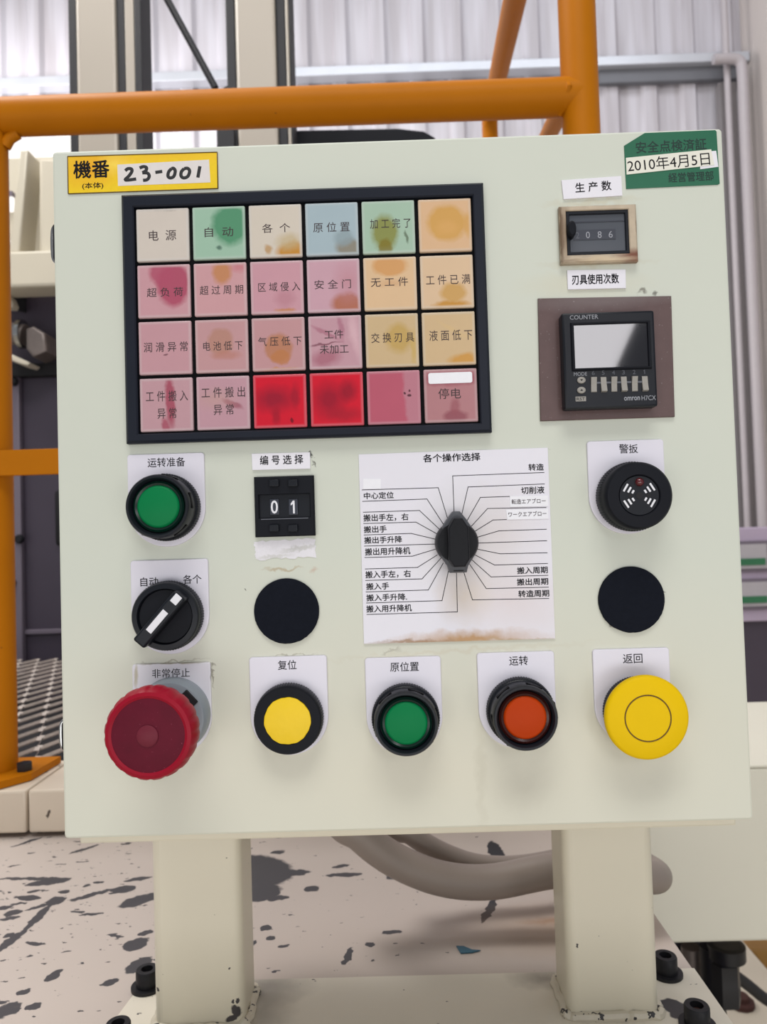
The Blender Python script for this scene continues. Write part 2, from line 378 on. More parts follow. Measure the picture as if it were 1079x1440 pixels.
def box(bm, x0, x1, y0, y1, z0, z1, bev=0.0, seg=2):
    t = nb(); v = [t.verts.new((x, y, z)) for x in (x0, x1) for y in (y0, y1) for z in (z0, z1)]
    for q in ((0, 1, 3, 2), (4, 6, 7, 5), (0, 4, 5, 1), (2, 3, 7, 6), (0, 2, 6, 4), (1, 5, 7, 3)): t.faces.new([v[i] for i in q])
    bmesh.ops.recalc_face_normals(t, faces=t.faces[:])
    if bev:
        r = bmesh.ops.bevel(t, geom=t.edges[:], offset=bev, segments=seg, affect='EDGES', profile=0.5)
        for f_ in r['faces']: f_.smooth = True
    merge(bm, t); return bm


def prism(bm, pts, y0, y1, bev=0.0, seg=2, axis='y'):
    """polygon pts (x, z) extruded from y0 (front) to y1; axis 'z': pts (x, y) from z0 to z1; axis 'x': pts (y, z)"""
    def p3(a, b, c):
        return {'y': (a, c, b), 'z': (a, b, c), 'x': (c, a, b)}[axis]
    t = nb(); f = [t.verts.new(p3(a, b, y0)) for a, b in pts]; k = [t.verts.new(p3(a, b, y1)) for a, b in pts]
    t.faces.new(f); t.faces.new(k[::-1]); n = len(pts)
    ext = max(max(q[0] for q in pts) - min(q[0] for q in pts), max(q[1] for q in pts) - min(q[1] for q in pts))
    for i in range(n):
        s_ = t.faces.new((f[i], k[i], k[(i + 1) % n], f[(i + 1) % n]))
        s_.smooth = n > 12 and math.dist(pts[i], pts[(i + 1) % n]) < 0.22 * ext      # rounded corners smooth, flats flat
    bmesh.ops.recalc_face_normals(t, faces=t.faces[:])
    if bev:
        es = [e for e in t.edges if all(v in f for v in e.verts)]
        r = bmesh.ops.bevel(t, geom=es, offset=bev, segments=seg, affect='EDGES', profile=0.5)
        for f_ in r['faces']: f_.smooth = True
    merge(bm, t); return bm


def lathe(bm, prof, n=64, cx=0, cz=0, rmod=None, cap=True):
    """profile (radius, height towards the viewer) turned about the y axis"""
    rings = []; faces = []
    for r, h in prof:
        if r < 1e-7: rings.append([bm.verts.new((cx, -h, cz))]); continue
        ring = []
        for i in range(n):
            a = 2 * PI * i / n; rr = r * (rmod(i, h) if rmod else 1)
            ring.append(bm.verts.new((cx + rr * math.cos(a), -h, cz + rr * math.sin(a))))
        rings.append(ring)
    for A, B in zip(rings, rings[1:]):
        if len(A) == 1 and len(B) == 1: continue
        for i in range(n):
            j = (i + 1) % n
            if len(A) == 1: faces.append(bm.faces.new((A[0], B[i], B[j])))
            elif len(B) == 1: faces.append(bm.faces.new((A[i], A[j], B[0])))
            else: faces.append(bm.faces.new((A[i], A[j], B[j], B[i])))
    for f_ in faces: f_.smooth = True
    if cap:
        for R_ in (rings[0], rings[-1]):
            if len(R_) > 2: bm.faces.new(R_)
    return bm


def lathez(bm, prof, n=32, c=(0, 0, 0)):
    t = nb(); lathe(t, prof, n)
    bmesh.ops.transform(t, matrix=Matrix.Translation(c) @ Matrix.Rotation(-PI / 2, 4, 'X'), verts=t.verts[:]); merge(bm, t)
    return bm


def smooth_path(pts, k=8):
    pts = [Vector(p) for p in pts]; out = []
    for i in range(len(pts) - 1):
        p0 = pts[max(i - 1, 0)]; p1 = pts[i]; p2 = pts[i + 1]; p3 = pts[min(i + 2, len(pts) - 1)]
        for s in range(k):
            t = s / k
            out.append(0.5 * ((2 * p1) + (-p0 + p2) * t + (2 * p0 - 5 * p1 + 4 * p2 - p3) * t * t + (-p0 + 3 * p1 - 3 * p2 + p3) * t ** 3))
    out.append(pts[-1]); return out


def tube(bm, pts, r, n=20, cap=True, flat=1.0):
    pts = [Vector(p) for p in pts]; rings = []
    ref = None
    for i, p in enumerate(pts):
        d = (pts[min(i + 1, len(pts) - 1)] - pts[max(i - 1, 0)]).normalized()
        if ref is None:
            ref = Vector((0, 0, 1)) if abs(d.z) < 0.9 else Vector((1, 0, 0))
        u = (ref - d * ref.dot(d)).normalized(); v = d.cross(u); ref = u
        rings.append([bm.verts.new(p + (u * math.cos(2 * PI * k / n) * flat + v * math.sin(2 * PI * k / n)) * r) for k in range(n)])
    for A, B in zip(rings, rings[1:]):
        for k in range(n): bm.faces.new((A[k], A[(k + 1) % n], B[(k + 1) % n], B[k])).smooth = True
    if cap: bm.faces.new(rings[0]); bm.faces.new(rings[-1])
    return bm


def rrect(x0, x1, z0, z1, r, k=5, bottom=None):
    pts = []
    for cx, cz, a0 in ((x1 - r, z1 - r, 0), (x0 + r, z1 - r, 90), (x0 + r, z0 + r, 180), (x1 - r, z0 + r, 270)):
        for i in range(k + 1):
            a = math.radians(a0 + 90 * i / k); pts.append((cx + r * math.cos(a), cz + r * math.sin(a)))
    return pts


_TM = {}


def text_bm(s, w, h, cx, cz, y, bold=0.0, rot=0.0, thick=0.00006, shear=0.0):
    """lettering of overall size w x h centred on (cx, cz), its face at depth y"""
    if s == '1':                                 # flagged figure one
        pts = [(-.06, .5), (.3, .5), (.3, -.5), (-.06, -.5), (-.06, .24), (-.5, .12), (-.5, .27)]
        bm = nb(); prism(bm, [(cx + u * w, cz + v * h) for u, v in pts], y - thick, y); return bm
    key = (s, shear)
    if key not in _TM:
        c = bpy.data.curves.new('lettering', 'FONT'); c.body = s; c.resolution_u = 3; c.shear = shear
        c.space_line = 1.5 if '\n' in s else 1.0; c.align_x = 'CENTER'
        o = bpy.data.objects.new('lettering', c); COL.objects.link(o)
        dg = bpy.context.evaluated_depsgraph_get(); dg.update()
        me = bpy.data.meshes.new_from_object(o.evaluated_get(dg))
        bpy.data.objects.remove(o); bpy.data.curves.remove(c)
        _TM[key] = me
    me = _TM[key]
    xs = [v.co.x for v in me.vertices]; ys = [v.co.y for v in me.vertices]
    x0, x1, y0, y1 = min(xs), max(xs), min(ys), max(ys)
    sx = w / max(x1 - x0, 1e-6); sz = h / max(y1 - y0, 1e-6)
    bm = nb()
    shifts = ((0, 0),) if bold <= 0 else ((-bold, 0), (bold, 0), (0, bold), (0, -bold))
    for k_, (ox_, oy_) in enumerate(shifts):
        n0 = len(bm.verts); bm.from_mesh(me); bm.verts.ensure_lookup_table()
        for v in bm.verts[n0:]: v.co.x += ox_; v.co.y += oy_; v.co.z = k_
    cr, sr = math.cos(rot), math.sin(rot)
    for v in bm.verts:
        a = (v.co.x - (x0 + x1) / 2) * sx; b = (v.co.y - (y0 + y1) / 2) * sz
        v.co = (cx + a * cr - b * sr, y - 0.000015 * v.co.z, cz + a * sr + b * cr)
    for f in bm.faces:
        f.normal_update()
    fs = bm.faces[:]
    r = bmesh.ops.extrude_face_region(bm, geom=fs)
    bmesh.ops.translate(bm, verts=[e for e in r['geom'] if isinstance(e, bmesh.types.BMVert)], vec=(0, -thick, 0))
    return bm


def add_text(bm, *a, **k):
    t = text_bm(*a, **k); merge(bm, t); return bm


def letters(parent, s, px, py, wpx, hpx, y, m='ink', bold=0.008, rot=0.0, name='lettering', shear=0.0):
    """printed words: photo pixel centre and size, lying on the plane y"""
    p = at(px, py, y)
    return obj(name, text_bm(s, mm(wpx, y), mm(hpx, y), p.x, p.z, y, bold, rot, shear=shear), m, parent)


# ------------------------------------------------------------------ workshop shell
def structure(name, bm, m, loc=None):
    o = obj(name, bm, m, loc=loc); o['kind'] = 'structure'; return o


bm = nb(); box(bm, -4.5, 2.4, -2.5, 4.0, -0.1, 0.0); structure('floor', bm, 'concrete')
bm = nb()
prof = []; x = -4.5; i = 0
while x < 1.78:
    prof += [(x, 3.22), (x + 0.10, 3.22), (x + 0.118, 3.20), (x + 0.172, 3.20)]; x += 0.19
vs0 = [bm.verts.new((a, b, 0)) for a, b in prof]; vs1 = [bm.verts.new((a, b, 4.6)) for a, b in prof]
for i in range(len(prof) - 1): bm.faces.new((vs0[i], vs0[i + 1], vs1[i + 1], vs1[i]))
structure('wall_back', bm, 'corrugated')
xr = at(1056, 300, 3.2).x
bm = nb(); box(bm, xr, xr + 0.15, 1.2, 3.3, 0, 4.2); structure('wall_right', bm, 'wallgrey')
# horizontal steel rail across the sheeting
bm = nb(); zt = at(600, 95, 3.17).z; zb_ = at(600, 108, 3.17).z
box(bm, -4.4, xr - 0.005, 3.13, 3.195, zb_, zt, 0.003)
t1 = structure('trim_1', bm, 'purlin')
bm = nb(); box(bm, at(842, 100, 3.17).x, xr - 0.01, 3.165, 3.195, at(950, 114, 3.17).z, zb_ - 0.001, 0.001); structure('trim_2', bm, 'purlinshade')
bm = nb(); box(bm, at(1020, 300, 3.15).x, at(1044, 300, 3.15).x, 3.15, 3.196, 0.0, at(1030, 115, 3.15).z, 0.003); structure('trim_3', bm, 'trimdark')
# daylight panel low in the back wall
bm = nb(); p = at(-60, 196, 3.17); q = at(104, 262, 3.17)
wave = [(p.x, q.z), (q.x, q.z)]
for k in range(30, -1, -1):
    xx = p.x + (q.x - p.x) * k / 30
    wave.append((xx, p.z + 0.012 * math.cos(k * 0.9)))
prism(bm, wave, 3.16, 3.185); structure('window_1', bm, 'daylight')

# ------------------------------------------------------------------ far things
g = 'grey pipes by the right wall'
b0 = at(1043, 82, 3.05)
bm = nb(); tube(bm, smooth_path([(b0.x - 0.13, 3.05, b0.z + 0.0), (b0.x - 0.05, 3.05, b0.z + 0.0), (b0.x - 0.012, 3.05, b0.z - 0.012), (b0.x, 3.05, b0.z - 0.06), (b0.x, 3.05, b0.z - 0.3)], 5) + [Vector((b0.x, 3.05, 0.0))], 0.024, 16)
o = obj('conduit_pipe', bm, 'pipegrey', loc=(b0.x, 3.05, 0)); tag(o, 'thick pale grey pipe with a bent top running down by the right wall', 'pipe', g)
b1 = at(1019, 20, 3.1)
bm = nb(); tube(bm, [(b1.x, 3.1, 0.0), (b1.x, 3.1, 4.3)], 0.015, 14)
o = obj('conduit_pipe', bm, 'pipegrey', loc=(b1.x, 3.1, 0)); tag(o, 'thin pale grey pipe running past the wall rail beside the thick pipe', 'pipe', g)

# lavender cabinet at the right edge
yC = 2.3
a = at(1030, 742, yC); c = at(1110, 1050, yC); x0 = a.x
t = thing('equipment_cabinet', 'lavender cabinet with green labelled windows standing past the right edge of the box', 'cabinet', (x0, yC, 0))
x1 = x0 + 0.32
zs = [at(1060, v, yC).z for v in (742, 765, 799, 818, 852, 874)]
bm = nb(); box(bm, x0, x1, yC, yC + 0.35, zs[5], zs[0], 0.004); obj('upper_body', bm, 'lavender', t)
for k, (za, zb2) in enumerate(((zs[1], zs[2]), (zs[3], zs[4]))):
    xa = at(1036, 780, yC).x; xb = at(1076, 780, yC).x
    bm = nb(); box(bm, xa - 0.012, xb + 0.012, yC - 0.012, yC + 0.002, zb2 - 0.012, za + 0.012, 0.003); fr = obj('window_frame', bm, 'darkpale', t)
    bm = nb(); box(bm, xa, xb, yC - 0.016, yC - 0.011, zb2, za); obj('window_sheet', bm, 'window', fr)
    bm = nb(); box(bm, xa, xb - 0.008, yC - 0.02, yC - 0.0155, zb2 + 0.012, zb2 + 0.036); obj('label_strip', bm, 'greenlabel', fr, label='green label strip along the window')
bm = nb(); box(bm, x0 + 0.01, x1 - 0.01, yC + 0.02, yC + 0.34, at(1060, 1049, yC).z, zs[5]); obj('lower_body', bm, 'dark', t)
bm = nb(); box(bm, x0, x1, yC, yC + 0.35, 0.0, at(1060, 1049, yC).z, 0.004); obj('plinth', bm, 'window', t)

# cream box low on the right
yB = 0.62
a = at(1120, 1078, yB); c = at(880, 1329, yB)
t = thing('junction_box', 'large plain cream steel box low on the right behind the right post', 'box', (c.x, yB, c.z))
bm = nb(); box(bm, c.x, c.x + 0.42, yB, yB + 0.35, c.z, a.z, 0.004); obj('body', bm, 'junction', t)
bm = nb(); box(bm, c.x + 0.004, c.x + 0.416, yB - 0.0015, yB + 0.346, a.z + 0.0002, a.z + 0.004, 0.001); obj('lid_edge', bm, 'junction', t)
bm = nb(); box(bm, c.x + 0.12, c.x + 0.18, yB + 0.15, yB + 0.2, 0.0, c.z); obj('leg', bm, 'dark', t)

# under the cream box: tube fittings, cable, ochre rail
yT = 0.72
a = at(1004, 1400, yT)
t = thing('pipe_fitting', 'black threaded pipe fitting standing under the cream box beside the deck edge', 'pipe fitting', (a.x, yT, 0))
bm = nb(); tube(bm, [(a.x, yT, 0), (a.x, yT, at(1000, 1331, yT).z)], 0.0165, 20); obj('pipe', bm, 'tube', t)
bm = nb(); zc = at(1000, 1375, yT).z
lathez(bm, [(0.017, -0.03), (0.0225, -0.028), (0.0235, 0.0), (0.0225, 0.004), (0.0225, 0.03), (0.018, 0.034)], 6, (a.x + 0.012, yT - 0.01, zc)); obj('hex_nut', bm, 'tube', t)
bm = nb(); lathez(bm, [(0.02, 0), (0.026, 0.002), (0.026, 0.02), (0.02, 0.022)], 24, (a.x + 0.016, yT - 0.012, zc + 0.034)); obj('collar', bm, 'tube', t)
a2 = at(972, 1340, 0.75)
bm = nb(); tube(bm, [(a2.x, 0.75, 0.0), (a2.x, 0.75, at(972, 1331, 0.75).z)], 0.014, 18)
o = obj('drain_pipe', bm, 'castgrey', loc=(a2.x, 0.75, 0)); tag(o, 'grey metal pipe between the deck edge and the black fitting', 'pipe')
bm = nb()
p0 = at(1029, 1368, 0.76); p1 = at(1052, 1385, 0.77); p2 = at(1082, 1408, 0.78); p3 = at(1130, 1430, 0.8)
tube(bm, smooth_path([p0, p1, p2, p3], 6), 0.0085, 14); o = obj('black_cable', bm, 'cable', loc=p0); tag(o, 'black cable running right from the black pipe fitting', 'cable')
bm = nb(); p0 = at(1040, 1330, 0.9); p1 = at(1110, 1390, 0.8)
pts = [at(1040, 1318, 1.0), at(1120, 1318, 1.0), at(1120, 1410, 1.0)]
prism(bm, [(q.x, q.z) for q in pts], 0.96, 1.04, 0.004); o = obj('bracket_plate', bm, 'ochre', loc=(pts[0].x, 1.0, pts[0].z)); tag(o, 'ochre steel bracket under the cream box at the right edge', 'bracket')
q = atz(1042, 1413, 0.0)
bm = nb(); lathez(bm, [(0.03, 0.0), (0.03, 0.01), (0.018, 0.012), (0.018, 0.022), (0, 0.023)], 12, q); o = obj('floor_bolt', bm, 'rustsocket', loc=q); tag(o, 'small dark bolt in the pale workshop floor under the cream box', 'bolt')

# ------------------------------------------------------------------ machine enclosure on the left, behind the guard rail
ZT = Z0 - 0.1224                              # top of the walkway channels
yE = 1.42
t = thing('machine_enclosure', 'dark slate machine enclosure behind the orange guard rail post', 'machine', (-1.0, yE, 0))
def pbox(bm, px0, px1, py0, py1, y, dep, bev=0.0):
    a = at(px0, py0, y); c = at(px1, py1, y); box(bm, a.x, c.x, y, y + dep, c.z, a.z, bev); return bm
bm = nb(); a = at(-90, 395, yE); c = at(200, 950, yE); box(bm, a.x, c.x, yE, yE + 0.12, 0.0, a.z); obj('dark_panel', bm, 'dark', t)
bm = nb(); pbox(bm, 13, 33, 527, 950, yE - 0.02, 0.018, 0.003); st = obj('edge_strip', bm, 'darkpale', t, label='paler grey vertical edge strip')
bm = nb(); pbox(bm, 4, 90, 512, 527, yE - 0.03, 0.028, 0.002); obj('slot_band', bm, 'slot', t, label='black horizontal slot')
bm = nb(); pbox(bm, 32, 120, 886, 890, yE - 0.008, 0.008, 0.002); obj('seam', bm, 'darkpale', t)
bm = nb(); pbox(bm, 74, 110, 688, 768, yE - 0.03, 0.028, 0.012); obj('handle', bm, 'slot', t, label='black recessed pull handle')
for (px, py) in ((28, 758), (17, 820), (20, 537)):
    p = at(px, py, yE - 0.02)
    bm = nb(); lathe(bm, [(0.011, 0), (0.011, 0.006), (0.008, 0.010), (0, 0.010)], 18, p.x, p.z)
    bmesh.ops.translate(bm, verts=bm.verts[:], vec=(0, yE - 0.02, 0)); obj('bolt_head', bm, 'steelbolt', t)
# clamp fitting on the dark panel
t = thing('clamp_cylinder', 'grey cast clamp cylinder on a bracket left of the control box', 'fitting', at(40, 480, yE - 0.06))
p = at(8, 468, yE - 0.07); q = at(36, 472, yE - 0.07)
bm = nb(); tube(bm, [p, q], 0.026, 20); obj('cylinder', bm, 'castgrey', t)
bm = nb(); tube(bm, [at(28, 470, yE - .07), at(34, 470, yE - .07)], 0.034, 20); obj('collar', bm, 'chrome', t)
bm = nb(); pts = [at(*k, yE - 0.1) for k in ((36, 462), (46, 458), (62, 468), (65, 494), (46, 502), (36, 490))]
prism(bm, [(k.x, k.z) for k in pts], yE - 0.1, yE - 0.034, 0.006); obj('clamp_head', bm, 'castgrey', t)
bm = nb(); pts = [at(*k, yE - 0.1) for k in ((9, 496), (16, 498), (42, 510), (38, 514), (26, 511), (9, 504))]
prism(bm, [(k.x, k.z) for k in pts], yE - 0.1, yE - 0.05, 0.003); obj('bracket', bm, 'hood', t)
bm = nb(); pts = [at(*k, yE - 0.06) for k in ((4, 400), (20, 396), (20, 430), (4, 426))]
prism(bm, [(k.x, k.z) for k in pts], yE - 0.06, yE - 0.001, 0.003); o = obj('corner_bracket', bm, 'slot', loc=at(10, 415, yE)); tag(o, 'black corner bracket under the cream machine hood', 'bracket')
bm = nb(); pts = [at(*k, yE - 0.09) for k in ((5, 412), (13, 416), (18, 427), (16, 432), (4, 432))]
prism(bm, [(k.x, k.z) for k in pts], yE - 0.09, yE - 0.061, 0.003); o = obj('hose_clip', bm, 'hood', loc=at(10, 424, yE - 0.08)); tag(o, 'small cream clip on the black corner bracket', 'clip')
# cream hood above it
yH = 1.30
t = thing('machine_hood', 'cream sheet metal machine hood with ribs left of the box top', 'machine hood', at(40, 395, yH))
bm = nb(); pbox(bm, -90, 200, 226, 396, yH + 0.06, 0.02, 0.002); obj('back_sheet', bm, 'hood', t)
bm = nb(); pbox(bm, -90, 200, 356, 398, yH - 0.02, 0.079, 0.008); obj('lower_lip', bm, 'hood', t)
bm = nb(); pts = [at(*k, yH) for k in ((31, 214), (42, 214), (30, 357), (15, 357))]
prism(bm, [(k.x, k.z) for k in pts], yH - 0.01, yH + 0.06, 0.004); obj('rib', bm, 'hood', t)
bm = nb(); pts = [at(*k, yH) for k in ((54, 222), (96, 222), (110, 357), (54, 357))]
prism(bm, [(k.x, k.z) for k in pts], yH + 0.0, yH + 0.06, 0.008); obj('rib', bm, 'hood', t)
bm = nb(); a = at(-30, 276, yH + .05); c = at(18, 296, yH + .05); box(bm, a.x, c.x, yH + 0.05, yH + 0.059, c.z, a.z); l = obj('lamp_window', bm, 'daylight', t, label='glowing white lamp window')
bm = nb(); a = at(-30, 339, yH + .05); c = at(15, 345, yH + .05); box(bm, a.x, c.x, yH + 0.05, yH + 0.059, c.z, a.z); obj('lamp_window', bm, 'daylight', t, label='thin glowing white slot')
bm = nb(); pbox(bm, -30, 17, 270, 275, yH + 0.045, 0.014); obj('lamp_shade', bm, 'darkpale', t)

# columns with rubber seals
yK = 1.0
def column(label, strips, post, xtra=None):
    a = at(post[0], 100, yK); c = at(post[1], 100, yK)
    t = thing('machine_column', label, 'column', ((a.x + c.x) / 2, yK, 0), 'cream machine columns behind the guard rail')
    z1 = Z0 + 1.35
    bm = nb(); box(bm, a.x, c.x, yK, yK + 0.08, 0, z1, 0.006); obj('post', bm, 'column', t)
    for (u, v, m_) in strips:
        p = at(u, 100, yK); q = at(v, 100, yK)
        bm = nb(); box(bm, p.x, q.x, yK + 0.006, yK + 0.07, 0, z1, 0.002); obj('rubber_seal' if m_ == 'rubber' else 'side_strip', bm, m_, t)
    return t
column('left cream machine column edged with three black rubber seals', [(95, 106, 'rubber'), (164, 174.5, 'rubber'), (175, 188, 'column'), (188.5, 198, 'rubber')], (107, 163.5))
tB = column('right cream machine column edged with black rubber seals beside the diagonal bar', [(318, 331, 'rubber'), (389.5, 402, 'rubber'), (402.5, 407, 'column'), (407.5, 410, 'rubber')], (332, 389))
bm = nb(); pts = [at(*k, yK) for k in ((331, 88), (331, 124), (298, 124), (318, 110))]
prism(bm, [(k.x, k.z) for k in pts], yK + 0.02, yK + 0.05); obj('gusset', bm, 'rubber', tB)
bm = nb(); pbox(bm, 304, 331, 180, 240, yK - 0.004, 0.05, 0.003); obj('hinge_block', bm, 'rubber', tB)
p = at(222, -25, yK + .03); q = at(303, 124, yK + .03)
bm = nb(); tube(bm, [p, q], 0.0068, 12); o = obj('diagonal_brace', bm, 'rubber', loc=q); tag(o, 'black diagonal brace bar between the two cream machine columns', 'brace')
bm = nb(); pts = [at(*k, yK + .1) for k in ((404, 186), (560, 183), (596, 187), (612, 196), (614, 260), (404, 260))]
prism(bm, [(k.x, k.z) for k in pts], yK + .09, yK + .3, 0.006); o = obj('machine_cover', bm, 'blackmatt', loc=at(500, 260, yK + .1)); tag(o, 'black machine cover just showing over the top edge of the box', 'machine cover')

# expanded metal walkway
bm = nb(); px_, row = 0.042, 0.050
xa, xb, ya, yb = -1.15, -0.30, 0.578, 1.365
zM = ZT + 0.004
for j in range(int((yb - ya) / row) + 1):
    y0 = ya + j * row; k = 0; x = xa; pts = []
    while x < xb:
        s = 1 if (k + j) % 2 == 0 else -1
        for e_ in (-0.0035, 0.0035): pts.append((x + e_, y0 + s * (row / 2 - 0.003), zM))
        x += px_ / 2; k += 1
    prev = None                                  # one slit strand: a leaning ribbon with a thick edge
    for (u, v_, z_) in pts:
        q = [bm.verts.new(c_) for c_ in ((u, v_ - 0.0035, z_ - 0.0015), (u, v_ + 0.003, z_ + 0.0022), (u, v_ + 0.0042, z_ + 0.0006), (u, v_ - 0.0023, z_ - 0.0031))]
        if prev:
            for i in range(4): bm.faces.new((prev[i], q[i], q[(i + 1) % 4], prev[(i + 1) % 4]))
        else: bm.faces.new(q)
        prev = q
    bm.faces.new(prev)
o = obj('walkway_mesh', bm, 'mesh', loc=(-0.7, 1.0, zM - 0.009)); tag(o, 'worn expanded metal walkway mesh behind the orange guard rail post', 'walkway')
bm = nb(); box(bm, -1.2, 0.28, 0.60, 1.40, ZT - 0.12, ZT - 0.1); o = obj('void_sheet', bm, 'slot', loc=(-0.4, 1.0, ZT - 0.12)); tag(o, 'dark added sheet for the shade beneath the expanded metal walkway mesh', 'undersheet')  # dark sheet added for the shaded void under the mesh

# ------------------------------------------------------------------ machine deck
ZD = Z0 - 0.1752
t = thing('machine_deck', 'cream painted steel machine deck with chipped paint under the control box', 'machine base', (0, 0, ZD))
bm = nb(); box(bm, -1.2, 0.2085, -0.10, 0.60, ZD - 0.03, ZD, 0.002); obj('deck_plate', bm, 'platform', t)
bm = nb(); box(bm, -1.15, 0.19, -0.02, 0.59, 0.0, ZD - 0.0301); obj('plinth', bm, 'dark', t)
ORGD = (0, 0, ZD)
# channels carrying the guard rail, behind the deck
xj = at(38, 1140, 0.448).x
g = 'cream channels at the back of the deck'
for (xa, xb, lab) in ((-1.1, xj - 0.0012, 'cream steel channel under the guard rail foot plate'), (xj + 0.0012, 0.20, 'cream steel channel right of the joint, running behind the control box')):
    t = thing('steel_channel', lab, 'channel', ((xa + xb) / 2, 0.5, ZD), g)
    bm = nb(); box(bm, xa, xb, 0.448, 0.56, ZD + 0.0056, ZT, 0.003); obj('channel_web', bm, 'channel', t)
    bm = nb(); box(bm, xa + 0.01, xb - 0.01, 0.478, 0.55, ZD + 0.0002, ZD + 0.006); obj('shade_strip', bm, 'slot', t)  # recessed support added and coloured near black for the shadow under the channel

# ------------------------------------------------------------------ guard rail
yR = 0.50; rP = 0.0222
t = thing('guard_rail', 'orange tubular guard rail just behind the control box', 'guard rail', (0, yR, ZT))
xl = at(18, 1000, yR).x - rP + 0.003; xrp = at(813, 60, yR).x
zr = at(400, 151, yR).z
bm = nb(); tube(bm, [(xl, yR, ZT + 0.006)] + [(xl, yR, zr - 0.06)] + [(xl - 0 + 0.0, yR, zr - 0.0)], rP, 28); obj('post', bm, 'rail', t)
bm = nb(); tube(bm, [(xl - 0.25, yR, zr), (xrp, yR, zr)], rP, 28); obj('top_rail', bm, 'rail', t)
bm = nb()                                     # corner fillet of the weld between post and rail
for s in range(10):
    a0 = PI / 2 * s / 9
tube(bm, [(xl + rP - 0.002, yR, zr - rP - 0.014), (xl + rP + 0.004, yR, zr - rP - 0.004), (xl + rP + 0.014, yR, zr - rP + 0.002)], 0.007, 10); obj('weld_bead', bm, 'rail', t)
bm = nb(); tube(bm, [(xrp, yR, ZT + 0.006), (xrp, yR, Z0 + 1.2)], rP, 28); obj('post', bm, 'rail', t)
bm = nb(); tube(bm, [(xrp - 0.026, yR, zr + 0.02), (xrp - 0.021, yR - 0.012, zr + 0.014), (xrp - 0.019, yR - 0.021, zr), (xrp - 0.021, yR - 0.012, zr - 0.014), (xrp - 0.026, yR, zr - 0.02)], 0.0045, 8); obj('weld_bead', bm, 'rail', t)
bm = nb(); a = at(-80, 632, yR - 0.024); c = at(110, 668, yR - 0.024); z_ = (at(40, 632, yR - .024).z, at(40, 668, yR - .024).z)
box(bm, a.x, xrp, yR - 0.026, yR - 0.018, z_[1], z_[0], 0.001); obj('middle_bar', bm, 'rail', t)
def flange(cx):
    bm = nb(); prism(bm, [(cx - 0.055, yR - 0.048), (cx + 0.028, yR - 0.048), (cx + 0.05, yR - 0.02), (cx + 0.055, yR + 0.045), (cx - 0.055, yR + 0.045)], ZT + 0.001, ZT + 0.009, axis='z')
    f = obj('foot_plate', bm, 'rail', t)
    bm = nb(); lathez(bm, [(0.009, 0.0), (0.009, 0.009), (0.0, 0.009)], 6, (cx + 0.036, yR - 0.008, ZT + 0.009)); obj('bolt', bm, 'tube', f, label='dark hex bolt')
flange(xl); flange(xrp)
# stair rail further back
t = thing('stair_rail', 'orange handrail sloping down behind the guard rail to a far post', 'handrail', at(690, 600, 1.6))
top = at(728, -60, 0.98); mid = at(707, 85, 1.30)
top = Vector((at(724, 0, 0.95).x, 0.95, at(724, 0, 0.95).z)); low = at(690, 158, 1.58)
d = (top - low)
bm = nb(); tube(bm, smooth_path([top + d * 0.6, top, low + d * 0.12, low + Vector((0, 0.02, -0.02)), low + Vector((0.004, 0.035, -0.12))], 6) , 0.0215, 20); obj('hand_rail', bm, 'rail', t)
bm = nb(); tube(bm, [low + Vector((0.004, 0.035, -0.11)), Vector((low.x + 0.004, low.y + 0.035, 0.0))], 0.0213, 20); obj('post', bm, 'rail', t)
bm = nb(); p = at(806, 120, 0.8); q = at(752, 230, 1.3); tube(bm, [p, q], 0.017, 16); o = obj('brace_bar', bm, 'rail', loc=q); tag(o, 'short sloping orange brace bar behind the right guard rail post', 'brace')

# ------------------------------------------------------------------ hoses
g = 'grey hoses hanging below the control box'
zu = Z0 + 0.03
bm = nb(); pts = [Vector((-0.06, 0.215, Z0 + 0.05)), at(470, 1130, 0.222), at(508, 1174, 0.225), at(555, 1209, 0.228), at(620, 1235, 0.228), at(690, 1240, 0.228), at(780, 1224, 0.228), at(860, 1224, 0.230), at(902, 1231, 0.238), at(921, 1233, 0.262), at(921, 1228, 0.31), at(902, 1214, 0.40)]
tube(bm, smooth_path(pts, 8), 0.0133, 24); o = obj('cable_hose', bm, 'hose', loc=pts[0]); tag(o, 'thick grey hose sagging between the two posts and bulging past the right one', 'hose', g)
bm = nb(); pts = [Vector((-0.02, 0.25, Z0 + 0.05)), at(540, 1140, 0.255), at(578, 1173, 0.258), at(622, 1199, 0.262), at(672, 1216, 0.264), at(730, 1218, 0.266), at(800, 1205, 0.28), at(850, 1185, 0.31), at(870, 1150, 0.34)]
tube(bm, smooth_path(pts, 8), 0.0088, 20); o = obj('cable_hose', bm, 'hose', loc=pts[0]); tag(o, 'thinner grey hose sagging behind the thick one under the box', 'hose', g)
# blue paint flake on the deck
q = [atz(*k, ZD + 0.0006) for k in ((642, 1331), (652, 1331), (664, 1336), (676, 1337), (664, 1340), (648, 1341))]
bm = nb(); prism(bm, [(k.x, k.y) for k in q], ZD + 0.0004, ZD + 0.0012, axis='z'); o = obj('paint_flake', bm, 'bluechip', loc=q[0]); tag(o, 'small blue paint flake lying on the deck between the posts', 'paint flake')

